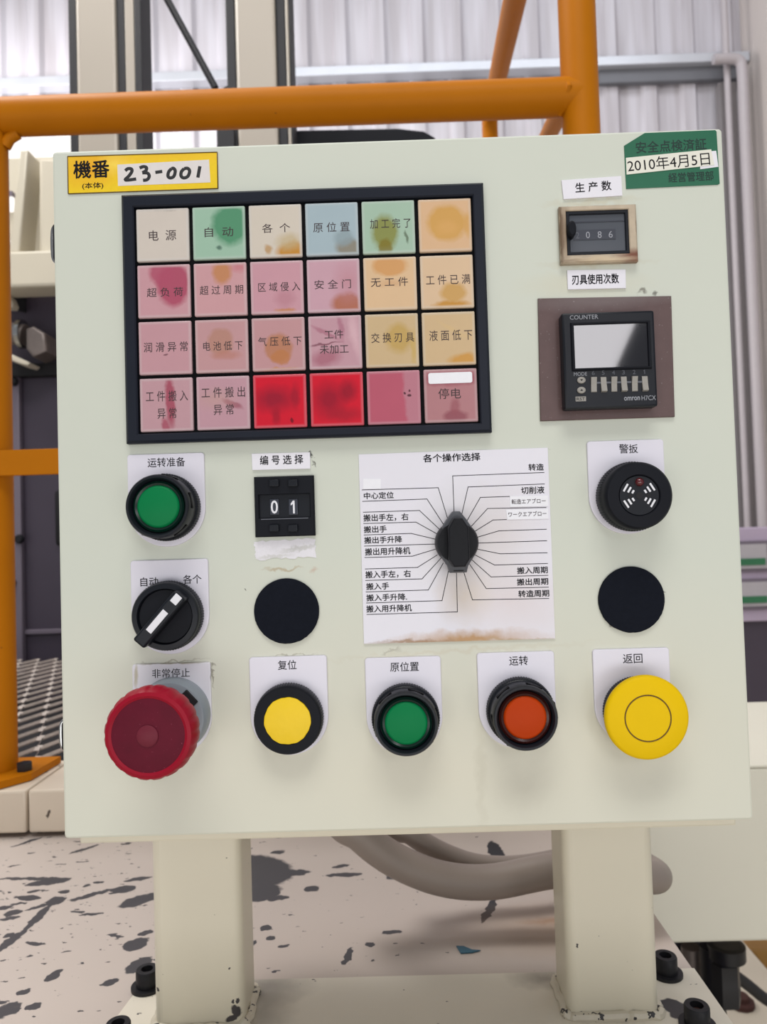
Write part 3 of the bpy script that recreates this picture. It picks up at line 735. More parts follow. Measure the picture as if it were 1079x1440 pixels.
# ------------------------------------------------------------------ stand
t = thing('pedestal_stand', 'cream two-legged steel stand carrying the control box', 'stand', (0, 0.14, ZD))
zp = ZD + 0.0025
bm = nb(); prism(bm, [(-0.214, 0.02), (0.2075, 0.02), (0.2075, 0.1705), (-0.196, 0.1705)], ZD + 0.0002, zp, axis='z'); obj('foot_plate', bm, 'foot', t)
for (xa, xb) in ((-0.1705, -0.1105), (0.1040, 0.1640)):
    bm = nb()
    prism(bm, rrect(xa, xb, 0.118, 0.160, 0.0062, 6), zp - 0.0008, Z0 - 0.0004, axis='z'); obj('post', bm, 'post', t)
    bm = nb(); loop = [Vector((a_, b_, zp + 0.001 + random.uniform(-.0006, .0006))) for a_, b_ in rrect(xa - 0.001, xb + 0.001, 0.117, 0.161, 0.006, 4)]
    dense = []
    for i in range(len(loop)):
        A_, B_ = loop[i], loop[(i + 1) % len(loop)]; n_ = max(1, int((B_ - A_).length / 0.004))
        for s in range(n_): dense.append(A_.lerp(B_, s / n_) + Vector((random.uniform(-.0009, .0009), random.uniform(-.0009, .0009), random.uniform(-.0008, .0008))))
    tube(bm, dense + [dense[0]], 0.0034, 8); obj('weld_bead', bm, 'weld', t)


def bolt(px, py, label, rust=False):
    p = atz(px, py, zp + 0.0135)
    t = thing('socket_head_bolt', label, 'bolt', (p.x, p.y, zp), 'socket head bolts on the foot plate')
    bm = nb(); lathez(bm, [(0.0055, 0.0), (0.0115, 0.0), (0.0115, 0.0022), (0.0055, 0.0022)], 32, (0, 0, 0)); obj('washer', bm, 'steelbolt', t, local=True)
    bm = nb(); t2 = nb()
    lathe(t2, [(0.0, 0.0022), (0.0078, 0.0022), (0.0080, 0.0030), (0.0080, 0.0125), (0.0074, 0.0135), (0.0042, 0.0135), (0.0042, 0.0085), (0.0, 0.0080)], 48, rmod=lambda i, h: (1 - 0.02 * (i % 2)) if 0.0028 < h < 0.013 else 1)
    bmesh.ops.transform(t2, matrix=Matrix.Rotation(-PI / 2, 4, 'X'), verts=t2.verts[:]); merge(bm, t2)
    obj('head', bm, 'steelbolt', t, local=True)
    bm = nb(); lathez(bm, [(0.0041, 0.0), (0.0041, 0.0015), (0.0, 0.0015)], 6, (0, 0, 0.0082)); obj('socket', bm, 'rustsocket' if rust else 'slot', t, local=True)
    return t


bolt(936, 1343, 'black socket head bolt close beside the right post, behind the other')
bolt(980, 1413, 'black socket head bolt with brown socket at the front right corner of the foot plate', True)
bolt(207, 1362, 'black socket head bolt half hidden by the left edge of the left post')
bolt(166, 1438, 'rusty socket head bolt at the bottom edge left of the left post', True)

# ------------------------------------------------------------------ control box
t = thing('control_box', 'pale cream control box carrying lamps, switches and push buttons', 'control box', (0, 0, Z0))
HW = 0.175
bm = nb(); box(bm, -HW + 0.003, HW - 0.001, 0.0175, 0.205, Z0 - 0.0002, Z0 + PH - 0.004, 0.003); obj('housing', bm, 'box', t)
bm = nb(); a = at(100, 1180, 0.014); box(bm, -0.1746, 0.1742, 0.0175, 0.06, Z0 - 0.0098, Z0 + 0.004, 0.0012); obj('bottom_lip', bm, 'post', t)
bm = nb(); prism(bm, rrect(-HW, HW, 0, PH, 0.0022, 4), 0.0, 0.0172, 0.0012, 2)
bmesh.ops.translate(bm, verts=bm.verts[:], vec=(0, 0, -PH / 2)); o = obj('door', bm, 'panel', t, local=True); place(o, (0, 0, PH / 2))
for (pa, pb, px) in ((186, 362, 1022), (958, 1097, 1056)):
    za = at(px, pa, 0.012).z; zb2 = at(px, pb, 0.012).z
    bm = nb(); tube(bm, [(HW + 0.0014, 0.014, za), (HW + 0.0014, 0.014, zb2)], 0.0026, 14); h = obj('hinge', bm, 'box', t)
    bm = nb(); tube(bm, [(HW + 0.0014, 0.014, za + (zb2 - za) * 0.45), (HW + 0.0014, 0.014, za + (zb2 - za) * 0.47)], 0.0028, 14); obj('knuckle_gap', bm, 'steelbolt', h)
for (pa, pb, px) in ((314, 394, 70), (1010, 1072, 82)):
    za = at(px, pa, 0.01).z; zb2 = at(px, pb, 0.01).z; L_ = za - zb2
    bm = nb(); box(bm, -HW - 0.0036, -HW + 0.0002, 0.006, 0.03, zb2 + L_ * 0.30, za - L_ * 0.06, 0.0014); h = obj('latch', bm, 'steelbolt', t)
    bm = nb(); tube(bm, smooth_path([(-HW - 0.002, 0.010, za - L_ * 0.05), (-HW - 0.0046, 0.010, za - L_ * 0.14), (-HW - 0.0046, 0.010, zb2 + L_ * 0.40), (-HW - 0.002, 0.010, zb2 + L_ * 0.3)], 6), 0.0012, 10); obj('latch_bail', bm, 'chrome', h)
    bm = nb()
    for zz in (0.05, 0.17): lathez(bm, [(0.0018, 0), (0.0018, 0.004), (0, 0.0042)], 10, (-HW - 0.0016, 0.010, zb2 + L_ * zz))
    obj('screw', bm, 'steelbolt', h)

YS = -0.0002                                   # face of thin stickers


def quad(bm, corners, y0, y1, bev=0.0):
    P = [at(px, py, y0) for px, py in corners]
    prism(bm, [(p.x, p.z) for p in P], y0, y1, bev, 1); return bm


def sticker(name, label, cat, corners, m, y=-0.0004, group=None):
    cx = sum(c[0] for c in corners) / 4; cy = sum(c[1] for c in corners) / 4
    t = thing(name, label, cat, at(cx, cy, 0), group)
    bm = nb(); quad(bm, corners, y, 0.0); obj('backing', bm, m, t); return t


# yellow machine number sticker
t = sticker('number_sticker', 'yellow sticker with handwritten machine number in the top left corner of the box', 'sticker',
            [(95, 220), (305.5, 214), (306.5, 265), (96, 272.5)], 'yellowfilm')
bm = nb(); quad(bm, [(165, 231.5), (294, 224.5), (296, 256.5), (166, 261.5)], -0.0005, -0.00039); obj('writing_field', bm, 'silverfilm', t, label='silvery white writing field')
bm = nb()
fr = [(95, 220), (305.5, 214), (306.5, 265), (96, 272.5)]
P = [at(*c, -0.0004) for c in fr]
for i in range(4):
    tube(bm, [P[i], P[(i + 1) % 4]], 0.00028, 6)
obj('outline', bm, 'groove', t)
letters(t, '機番', 128.5, 238, 51, 25, -0.0004, 'ink', 0.02, 0.0)
letters(t, '(本体)', 130.5, 261.5, 30, 10, -0.0004, 'ink', 0.01, 0.0)
# handwriting: marker strokes
def hand(parent, strokes, y, r=0.0011, m='marker', name='handwriting'):
    bm = nb()
    for s in strokes:
        P = [at(a_, b_, y) for a_, b_ in s]
        tube(bm, smooth_path(P, 5) if len(P) > 2 else P, r, 8, flat=1.0)
    for v in bm.verts: v.co.y = y - (y - v.co.y) * 0.12 if v.co.y < y else y
    return obj(name, bm, m, parent)
def z1(x, y): return (60 + x / 4.15, 190 + y / 4.15)
hand(t, [[z1(482, 208), z1(498, 196), z1(518, 198), z1(520, 214), z1(502, 240), z1(482, 260), z1(502, 262), z1(546, 256)],
         [z1(566, 192), z1(588, 184), z1(606, 190), z1(602, 208), z1(582, 220)], [z1(582, 220), z1(612, 222), z1(622, 240), z1(610, 260), z1(586, 264)],
         [z1(658, 218), z1(698, 212)],
         [z1(752, 196), z1(736, 214), z1(732, 240), z1(746, 250), z1(766, 240), z1(774, 210), z1(764, 194), z1(752, 196)],
         [z1(826, 196), z1(810, 214), z1(808, 238), z1(824, 250), z1(848, 240), z1(858, 210), z1(846, 194), z1(826, 196)],
         [z1(918, 182), z1(906, 248)]], -0.0005, 0.00088)

# green safety sticker
t = sticker('safety_sticker', 'dark green inspection sticker with cut corner at the top right of the box', 'sticker',
            [(878, 204), (1007, 183), (1012, 259), (880, 264)], 'safegreen')
bpy.data.objects.remove([c for c in t.children if c.name.startswith('backing')][0])
bm = nb(); quad(bm, [(878, 205), (907, 187), (1006, 183), (1008, 185), (1012.5, 258), (1010, 259.5), (881, 265.5)], -0.0004, 0); obj('backing', bm, 'safegreen', t)
letters(t, '安全点検済証', 944, 205, 100, 16.5, -0.0004, 'darkgreenink', 0.008, 0.022)
letters(t, '経営管理部', 972, 248.5, 64, 13.5, -0.0004, 'darkgreenink', 0.008, 0.02)
bm = nb(); quad(bm, [(985, 214), (1007.5, 212), (1010.5, 234.5), (985, 238)], -0.00052, -0.00038); obj('under_strip', bm, 'paper', t)
bm = nb(); quad(bm, [(880.5, 222), (1000.5, 210), (1005, 232), (881.5, 245.5)], -0.0007, -0.0005); ds = obj('date_strip', bm, 'datepaper', t, label='cream paper strip printed with the date')
letters(ds, '2010年4月5日', 940.5, 228, 117, 19, -0.0007, 'ink', 0.0, 0.058)
hand(t, [[(922, 254), (925, 250)]], -0.0004, 0.0002, 'safegreen', 'scratch')

# small printed labels
G = 'white printed label tapes on the box'
def tape(label, corners, s, cx, cy, w_, h_, rot=0.0, bold=0.012, m='paper'):
    t = sticker('label_tape', label, 'label', corners, m, -0.0009, G)
    letters(t, s, cx, cy, w_, h_, -0.0009, 'ink', bold, rot); return t
tape('white label tape tilted above the mechanical counter', [(790, 253.5), (874, 247.5), (875.5, 275), (793, 280)], '生 产 数', 834.5, 262.5, 51, 14, 0.04)
tape('white label tape between the mechanical counter and the digital counter', [(798, 380), (880, 379), (880.5, 405), (799, 407)], '刃具使用次数', 837.5, 392.5, 66, 14, 0.0, 0.02)
tape('white label tape above the two-digit thumbwheel switch', [(354, 638), (436, 636), (436.5, 659), (355, 661)], '编 号 选 择', 396, 646.5, 61, 13, 0.0, 0.014)
t = thing('paper_residue', 'torn white paper residue under the thumbwheel switch', 'paper scrap', at(401, 774, 0))
rng = random.Random(3); pts = []
for (ax, ay, bx, by) in ((357, 762, 443, 757), (443, 757, 444, 783), (444, 783, 360, 787), (360, 787, 357, 762)):
    for k in range(14):
        s = k / 14; pts.append((ax + (bx - ax) * s + rng.uniform(-1.6, 1.6), ay + (by - ay) * s + rng.uniform(-1.6, 1.6)))
bm = nb(); quad(bm, pts, -0.00025, 0)
M['residue'] = stained('torn white paper', (228, 226, 232), [(8, 1, 9, 1.2, 8, 1.0, (190, 190, 186), 0.7), (-6, -3, 8, 1.0, 4, 1.0, (196, 196, 190), 0.6)], rough=0.8, vary=0.06, scale=700, amp=5, nscale=0.5)
obj('torn_sheet', bm, 'residue', t)

# ------------------------------------------------------------------ annunciator lamp panel
A = at(174, 279, 0); D = at(691, 611, 0); B = at(680, 261, 0); Cc = at(180, 626, 0)
fx0 = (A.x + Cc.x) / 2 + 0.0004; fx1 = (B.x + D.x) / 2 - 0.0004; fz1 = (A.z + B.z) / 2 - 0.0002; fz0 = (Cc.z + D.z) / 2 + 0.0004
t = thing('annunciator_panel', 'black framed panel of twenty four coloured indicator windows', 'indicator panel', ((fx0 + fx1) / 2, 0, (fz0 + fz1) / 2))
FT = 0.005                                     # how far the frame stands off the door
def tp(px, py): return at(px, py, -FT)
ix0 = (tp(188.5, 292).x + tp(193, 608).x) / 2; ix1 = (tp(666, 277).x + tp(675, 594).x) / 2
iz1 = (tp(188, 290).z + tp(667, 275).z) / 2; iz0 = (tp(193, 609).z + tp(675, 596).z) / 2
bm = nb()
def rectframe(bm, o0, o1, p0, p1, i0, i1, j0, j1, yf, yb, chamf):
    # outer (o0..o1, p0..p1) inner (i0..i1, j0..j1): chamfered picture frame from y=yb (door) to y=yf (front)
    def ring(x0, x1, z0, z1, y): return [bm.verts.new(c) for c in ((x0, y, z0), (x1, y, z0), (x1, y, z1), (x0, y, z1))]
    c = chamf
    rs = [ring(o0, o1, p0, p1, yb), ring(o0, o1, p0, p1, yf + c), ring(o0 + c, o1 - c, p0 + c, p1 - c, yf), ring(i0 - c * .5, i1 + c * .5, j0 - c * .5, j1 + c * .5, yf), ring(i0, i1, j0, j1, yf + c * .5), ring(i0, i1, j0, j1, yb)]
    for P_, Q_ in zip(rs, rs[1:]):
        for k in range(4): bm.faces.new((P_[k], P_[(k + 1) % 4], Q_[(k + 1) % 4], Q_[k]))
    for k in range(4): bm.faces.new((rs[-1][k], rs[-1][(k + 1) % 4], rs[0][(k + 1) % 4], rs[0][k]))
    return bm
rectframe(bm, fx0, fx1, fz0, fz1, ix0, ix1, iz0, iz1, -FT, -0.0001, 0.0013)
obj('frame', bm, 'frame', t, smooth=20)
bm = nb(); box(bm, ix0 - 0.0004, ix1 + 0.0004, -0.0024, -0.0004, iz0 - 0.0004, iz1 + 0.0004); obj('lattice', bm, 'lattice', t)
PNK = (196, 138, 148); RED = (205, 26, 48)
TILES = [
 ('电  源', 39, 15, (0.0, -0.4), (208, 196, 184), [(0, 13.5, 12, 1, 0, 1, (150, 140, 132), .6)], 'off-white'),
 ('自  动', 41, 14, (0, 0.4), (146, 186, 160), [(6, 4, 9.5, 10.5, 0, .35, (80, 140, 106), .95), (0, -8, 1.4, 1.2, 0, .8, (80, 110, 96), .9)], 'pale green half stained dark green'),
 ('各  个', 40, 13, (0.4, 1.4), (210, 198, 182), [(8, -10.5, 7.5, 4.5, 12, .5, (190, 132, 40), .95), (7, -6, 6, 4, 0, .9, (190, 170, 130), .7), (-4, -9.5, 2, 2.4, 20, .7, (180, 140, 90), .8)], 'off-white with an orange stained corner'),
 ('原 位 置', 52, 14, (-0.2, 0.9), (156, 178, 188), [(9, -10, 7, 4.5, 0, .5, (136, 128, 112), .9), (6, -5, 5, 4, 0, .6, (140, 156, 162), .8)], 'pale blue'),
 ('加 工 完 了', 58, 14, (1.0, 1.8), (156, 188, 164), [(-2, -3, 6.5, 9, 0, .45, (132, 134, 62), .9), (-2, -11, 3.5, 5, 0, .4, (126, 112, 40), .8), (9, -6, .8, 3, 10, .8, (90, 104, 84), .8)], 'pale green with an olive stain'),
 (None, 0, 0, (0, 0), (220, 174, 128), [(1, 1, 10, 9.2, 0, .35, (204, 156, 82), .9), (1, -1.5, 5, 3.5, 0, 1, (212, 164, 100), .8), (12, 0, 2.4, 6, 0, .8, (206, 158, 90), .8)], 'blank peach with a round amber stain'),
 ('超 负 荷', 52, 13, (0.6, -0.6), PNK, [(5, 3, 8.4, 11, 0, .3, (168, 76, 100), .95), (-1, 9, 6, 6, 0, .4, (170, 80, 104), .9)], 'pink with a dark rose stain'),
 ('超 过 周 期', 62, 13, (0.6, -0.4), (200, 142, 148), [(1, 9, 4.6, 6.5, 0, .6, (188, 128, 78), .85), (10, 11, 4, 2, 0, 1.2, (190, 110, 120), .6)], 'pink with an orange stain at the top'),
 ('区 域 侵 入', 60, 13, (1.2, 0.2), (198, 138, 152), [(4, -12.5, 5, 1.6, 0, .6, (190, 128, 80), .9), (4, -6, 4.6, 4, 0, 1, (180, 126, 138), .7)], 'pink with a small orange stain at the bottom edge'),
 ('安 全 门', 52, 13, (-0.4, 0.6), (198, 148, 164), [(7, -10, 8, 5.6, 0, .5, (170, 102, 74), .9), (8, 2, 6, 8, 0, 1.5, (186, 130, 140), .6)], 'lilac pink with a brown stained corner'),
 ('无 工 件', 53, 13, (-0.4, 0.8), (222, 182, 136), [(0, 9, 8.6, 5, 0, .35, (206, 152, 96), .9), (0, 0, 5, 1.6, 0, 1.4, (200, 152, 110), .5)], 'peach with an orange band'),
 ('工 件 已 满', 63, 14, (0.6, 1.0), (220, 184, 144), [(3, -6, 6.4, 5, 0, .5, (196, 152, 82), .85), (2, -12, 9, 1.8, 0, .7, (192, 136, 48), .9)], 'peach with an amber stain near the bottom'),
 ('润 滑 异 常', 63, 14, (0.4, 0.4), (190, 134, 144), [(0, -4, 1.2, .5, 0, .6, (110, 70, 80), .8)], 'plain dusty pink'),
 ('电 池 低 下', 56, 13, (0.6, 0.0), (188, 134, 138), [(-.5, 2, 6.6, 7, 0, .35, (176, 130, 116), .9), (2, -5, 7, 2, 0, .8, (180, 124, 112), .7)], 'dusty pink with a tan round stain'),
 ('气 压 低 下', 62, 13, (0.8, 1.4), (188, 132, 136), [(0, -2, 7.2, 7.5, 0, .3, (178, 122, 92), .9), (1, -7, 5, 3.6, 0, .3, (182, 120, 76), .8), (0, -13, 9, .8, 0, .8, (190, 130, 70), .8)], 'dusty pink with an orange round stain'),
 ('工件\n未加工', 41, 34, (-0.6, 0.2), (190, 138, 152), [(-5, -8, 7, 4, 10, .9, (158, 88, 106), .7), (3, 8, 1.4, 7, 8, .9, (168, 112, 130), .8), (-5, 5, 1, 8, 60, .8, (164, 104, 122), .7), (-6, -1, 8, .5, 6, .8, (120, 70, 84), .8), (10, 4, 2, 10, 10, 1.4, (214, 178, 186), .7)], 'pink with streaks and two lines of writing'),
 ('交 换 刃 具', 61, 14, (0.4, 1.4), (202, 170, 122), [(3.5, 1, 6.6, 7.4, 0, .5, (188, 156, 88), .85), (11, -4, 1.4, 8, 0, 1, (196, 164, 90), .7)], 'tan with a darker round stain'),
 ('液 面 低 下', 61, 15, (1.0, 1.6), (206, 172, 124), [(7, -11.5, 7.4, 3.4, 8, .6, (200, 146, 66), .9), (3, 4, 8, 1, -30, 1, (210, 180, 130), .5)], 'tan with an orange stained corner'),
 ('工 件 搬 入\n异 常', 60, 40, (0.4, 0.0), (186, 136, 146), [(2, 2, 2.4, 14, 2, .6, (156, 62, 84), .85), (-.5, -12, 1.8, 5, 8, .6, (158, 66, 88), .8)], 'pink with a red vertical streak'),
 ('工 件 搬 出\n异 常', 62, 40, (0.2, 1.0), (186, 134, 148), [(5, -1, 5.4, 1.6, -24, .7, (150, 86, 100), .8), (-4, 2, 8, 4, 0, 1.6, (186, 150, 140), .5)], 'pink with a small dark red smear'),
 (None, 0, 0, (0, 0), RED, [(-3, 1, 9, 5.5, 0, 1.2, (136, 26, 48), .8), (-2, -8, 2, 4, 0, 1, (150, 24, 44), .7), (8, 2, 2, 6, 0, 1, (150, 26, 46), .7), (6, -10, .8, 1.4, 0, .6, (90, 16, 30), .8)], 'bright red smudged, left'),
 (None, 0, 0, (0, 0), RED, [(-4, 0, 7, 7, 0, 1.2, (138, 24, 46), .8), (6, 4, 4, 5, 0, 1, (128, 24, 44), .7), (3, -8, 9, 3, 0, 1.2, (150, 28, 46), .6)], 'bright red smudged, right'),
 (None, 0, 0, (0, 0), (178, 64, 88), [(12, 0, 6.5, 40, 4, .25, (182, 122, 136), .95), (6.2, 2, .7, .6, 0, .5, (70, 34, 44), .9), (8.2, .6, .9, .8, 0, .5, (74, 34, 44), .9), (8.4, 3.4, .5, .7, 0, .5, (80, 36, 46), .9)], 'deep rose with a paler right strip'),
 ('停电', 32, 15, (-0.6, 1.0), (170, 106, 112), [(2, -11, 6, 3.4, 0, .5, (138, 72, 84), .8), (0, 9, 16, 3.6, 0, .6, (150, 74, 88), .8), (2, -6, 2.4, 4, 0, .8, (148, 82, 92), .7)], 'dull rose with a white tape strip'),
]
gw = (ix1 - ix0) / 6; gh = (iz1 - iz0) / 4
words = ['top row', 'second row', 'third row', 'bottom row']
for n_, (s, wpx, hpx, dxy, colr, blobs, look) in enumerate(TILES):
    if colr != RED: colr = tuple(v * 0.80 + 38 for v in colr)
    r_, c_ = divmod(n_, 6)
    cx = ix0 + gw * (c_ + 0.5); cz = iz1 - gh * (r_ + 0.5)
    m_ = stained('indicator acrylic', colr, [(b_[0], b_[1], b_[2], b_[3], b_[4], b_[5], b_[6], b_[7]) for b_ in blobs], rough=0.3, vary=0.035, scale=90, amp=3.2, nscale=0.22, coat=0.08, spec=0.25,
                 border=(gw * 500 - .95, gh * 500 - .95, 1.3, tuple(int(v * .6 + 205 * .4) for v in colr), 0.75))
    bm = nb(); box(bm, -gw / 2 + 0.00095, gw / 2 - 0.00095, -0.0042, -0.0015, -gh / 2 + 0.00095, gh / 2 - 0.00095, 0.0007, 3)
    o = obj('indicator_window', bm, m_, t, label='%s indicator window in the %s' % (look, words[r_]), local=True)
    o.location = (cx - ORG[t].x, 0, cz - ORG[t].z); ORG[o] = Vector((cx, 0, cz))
    yf = -0.0043
    if s:
        obj('lettering', text_bm(s, mm(wpx) * .985, mm(hpx) * .985, cx + dxy[0] * 0.001, cz + dxy[1] * 0.001, yf + 0.00008, 0.0, 0.0), 'greyink', o)
    if n_ == 23:
        bm = nb(); prism(bm, rrect(cx - 0.0112, cx + 0.0112, cz + 0.0062, cz + 0.0118, 0.001, 3), yf - 0.0001, yf + 0.0001); obj('tape_strip', bm, 'tape', o, label='white tape strip')

# ------------------------------------------------------------------ mechanical counter
cc = at(842.5, 328, 0)
t = thing('mechanical_counter', 'mechanical production counter in a stained beige bezel', 'counter', cc)
bm = nb()
a = at(785, 289, -0.003); c = at(899, 367.5, -0.003)
ox0, ox1, oz0, oz1 = a.x + .0004, c.x - .0004, c.z, a.z - .0006
rectframe(bm, ox0, ox1, oz0, oz1, ox0 + 0.0034, ox1 - 0.0042, oz0 + 0.0042, oz1 - 0.0026, -0.0035, -0.0001, 0.0008); obj('bezel', bm, 'beige', t)
bm = nb(); rectframe(bm, ox0 + .0032, ox1 - .004, oz0 + .004, oz1 - .0024, ox0 + .0052, ox1 - .0058, oz0 + .006, oz1 - .0044, -0.003, -0.0003, 0.0005); obj('inner_rim', bm, 'black', t)
bm = nb(); box(bm, ox0 + .005, ox1 - .0056, -0.0018, -0.0003, oz0 + .0058, oz1 - .0042); w_ = obj('window', bm, 'counterglass', t)
bm = nb(); p = at(807, 332, -.002); q = at(866, 316, -.002); zz = at(835, 323, -.002).z; zz2 = at(835, 337, -.002).z
box(bm, p.x, at(866, 330, -.002).x, -0.0021, -0.0017, zz2, zz); obj('digit_strip', bm, 'wheelwin', w_)
for s, px in (('0', 827), ('8', 843.5), ('6', 859)):
    letters(w_, s, px, 330.5 - (px - 827) * 0.03, 5.6, 9.6, -0.0021, 'silverink', 0.0, name='digit')
letters(w_, '2', 812.5, 331, 5, 9, -0.0021, 'dimink', 0.0, name='digit')
bm = nb(); p = at(840, 311.5, -.002); box(bm, ox0 + .0052, ox1 - .0058, -0.0021, -0.0017, p.z - .0003, p.z + .0003); obj('seam', bm, 'wheelwin', w_)
bm = nb(); p = at(803.5, 324, -.004); lathe(bm, [(0.0021, 0.001), (0.0021, 0.006), (0.0016, 0.0068), (0, 0.0068)], 24)
for v in bm.verts: v.co.z = v.co.z * 2.0; v.co.x += p.x; v.co.z += p.z
obj('reset_lever', bm, 'blackmatt', t)

# ------------------------------------------------------------------ digital counter
t = thing('digital_counter', 'black digital counter with rocker keys on a brown oxide plate', 'counter', at(853, 503, 0))
bm = nb(); quad(bm, [(757, 419.5), (944.5, 416), (949.5, 586), (760.5, 592)], -0.0015, 0.0, 0.0003); o = obj('mounting_plate', bm, 'brown', t)
YD = -0.009
bm = nb(); a = at(790, 439, YD); b_ = at(920, 437, YD); c = at(926.5, 571, YD); d = at(795, 576, YD)
hx0, hx1, hz0, hz1 = (a.x + d.x) / 2, (b_.x + c.x) / 2, (c.z + d.z) / 2, (a.z + b_.z) / 2
box(bm, hx0, hx1, YD, -0.0016, hz0, hz1, 0.0012, 2); hs = obj('housing', bm, 'black', t)
bm = nb(); sa = at(806, 455, YD); sb_ = at(912, 517, YD)
sx0, sx1, sz0, sz1 = at(807.5, 486, YD).x, at(911, 486, YD).x, at(860, 517, YD).z, at(860, 456, YD).z
rectframe(bm, sx0 - .0015, sx1 + .0015, sz0 - .0012, sz1 + .0012, sx0, sx1, sz0, sz1, YD - 0.0012, YD + 0.0002, 0.0005); obj('screen_bezel', bm, 'blackmatt', hs)
bm = nb(); box(bm, sx0 - .0002, sx1 + .0002, YD - 0.0003, YD + 0.0002, sz0 - .0002, sz1 + .0002); obj('screen', bm, 'screen', hs, label='dark glossy display screen')
letters(hs, 'COUNTER', 821.5, 446, 40, 6.2, YD, 'silverink', 0.0)
letters(hs, 'MODE', 816.5, 526, 18.5, 5.2, YD, 'silverink', 0.0)
letters(hs, 'omron', 889, 560.5, 22, 5.0, YD, 'silverink', 0.02); letters(hs, 'H7CX', 912.5, 559.5, 20, 6.6, YD, 'silverink', 0.0)
bm = nb(); p = at(817, 561, YD); box(bm, p.x - .0026, p.x + .0026, YD - 0.0001, YD + .0001, p.z - .0012, p.z + .0012); rb = obj('reset_mark', bm, 'lightgrey', hs)
obj('lettering', text_bm('RST', 0.0042, 0.0016, p.x, p.z, YD - .0001), 'ink', hs)
for py, a_ in ((535, 1), (549, -1)):
    p = at(817.5, py, YD); bm = nb(); lathe(bm, [(0.0021, 0), (0.0021, 0.0007), (0.0017, 0.001), (0, 0.001)], 24, p.x, p.z)
    for v in bm.verts: v.co.y += YD; v.co.z = p.z + (v.co.z - p.z) * 0.8
    kb = obj('key_button', bm, 'lightgrey', hs)
    bm = nb(); prism(bm, [(p.x - .0007, p.z + .0004 * a_), (p.x + .0007, p.z + .0004 * a_), (p.x, p.z - .0005 * a_)], YD - .0011, YD - .0009); obj('arrow', bm, 'ink', hs)
LX = (834.5, 848.5, 863, 877, 892, 906.5)
bm = nb()
for k, px in enumerate(LX):
    add_text(bm, str(6 - k), 0.0014 if k < 5 else 0.0009, 0.0021, at(px, 524.5 - k * .3, YD).x, at(px, 524.5 - k * .3, YD).z, YD, 0.0)
    P = [at(px + .5, 520.5 - k * .3, YD), at(px + 15 - k * 3.0, 515.2 - k * .2, YD), at(px + 20 - k * 3.2, 514.6 - k * .2, YD)]
    tube(bm, P, 0.00014, 6)
obj('key_markings', bm, 'dimink', hs)
for k, px in enumerate(LX):
    p = at(px + .5, 541 - k * .3, YD); dz = mm(11); wv = 0.0014
    bm = nb(); up = k in (0, 2, 4)
    pr_ = [(YD + .0003, -dz), (YD - (.0004 if up else .0016), -dz + .0005), (YD - .0007, 0), (YD - (.0016 if up else .0004), dz - .0005), (YD + .0003, dz)]
    prism(bm, [(u, p.z + v) for u, v in pr_], p.x - wv, p.x + wv, axis='x'); obj('rocker_key', bm, 'lightgrey', hs)
    if k < 5:
        q = at(LX[k] + 7.5, 535.5, YD); bm = nb(); box(bm, q.x - .0012, q.x + .0012, YD - .0003, YD + .0001, p.z + .0004, p.z + .0013); obj('key_spacer', bm, 'dimink', hs)

# ------------------------------------------------------------------ thumbwheel switch
YT = -0.003
t = thing('thumbwheel_switch', 'black thumbwheel switch showing two white digits', 'switch', at(399.5, 712, 0))
bm = nb(); a = at(357, 671, YT); b_ = at(441, 668, YT); c = at(443.5, 753, YT); d = at(359, 756, YT)
x0, x1, zz0, zz1 = (a.x + d.x) / 2, (b_.x + c.x) / 2, (c.z + d.z) / 2, (a.z + b_.z) / 2
wx0 = at(364, 712, YT).x; wx1 = at(436, 712, YT).x; wz0 = at(400, 728, YT).z; wz1 = at(400, 695, YT).z
rectframe(bm, x0, x1, zz0, zz1, wx0, wx1, wz0, wz1, YT, -0.0001, 0.0006); obj('bezel', bm, 'blackmatt', t)
bm = nb(); box(bm, wx0 - .0003, wx1 + .0003, -0.0012, -0.0002, wz0 - .0003, wz1 + .0003); r_ = obj('recess', bm, 'black', t)
for px, s in ((386, '0'), (412.5, '1')):
    a = at(px - 6.8, 702, -.0018); c = at(px + 6.8, 724, -.0018)
    bm = nb(); box(bm, a.x, c.x, -0.002, -0.0012, c.z, a.z, 0.0004); wl = obj('digit_wheel', bm, 'wheelwin', t)
    letters(wl, s, px, 713, 9.5 if s == '0' else 7, 18, -0.002, 'whiteink', 0.012 if s == '0' else 0.0, name='digit')
    for py in (679.5, 742.5):
        a = at(px - 7, py - 4.5, YT); c = at(px + 7, py + 5, YT)
        bm = nb(); box(bm, a.x, c.x, YT - 0.0022, YT + .0003, c.z, a.z, 0.0005); obj('push_key', bm, 'black', t)
bm = nb(); z_ = at(400, 729.5, YT).z; box(bm, wx0 + .001, wx1 - .001, YT - .0002, YT + .0001, z_ - .0002, z_ + .0002); obj('seam', bm, 'dimink', t)

# ------------------------------------------------------------------ buttons
KN = 96
def knurl(i, h): return 1.0 - 0.022 * (i % 2)


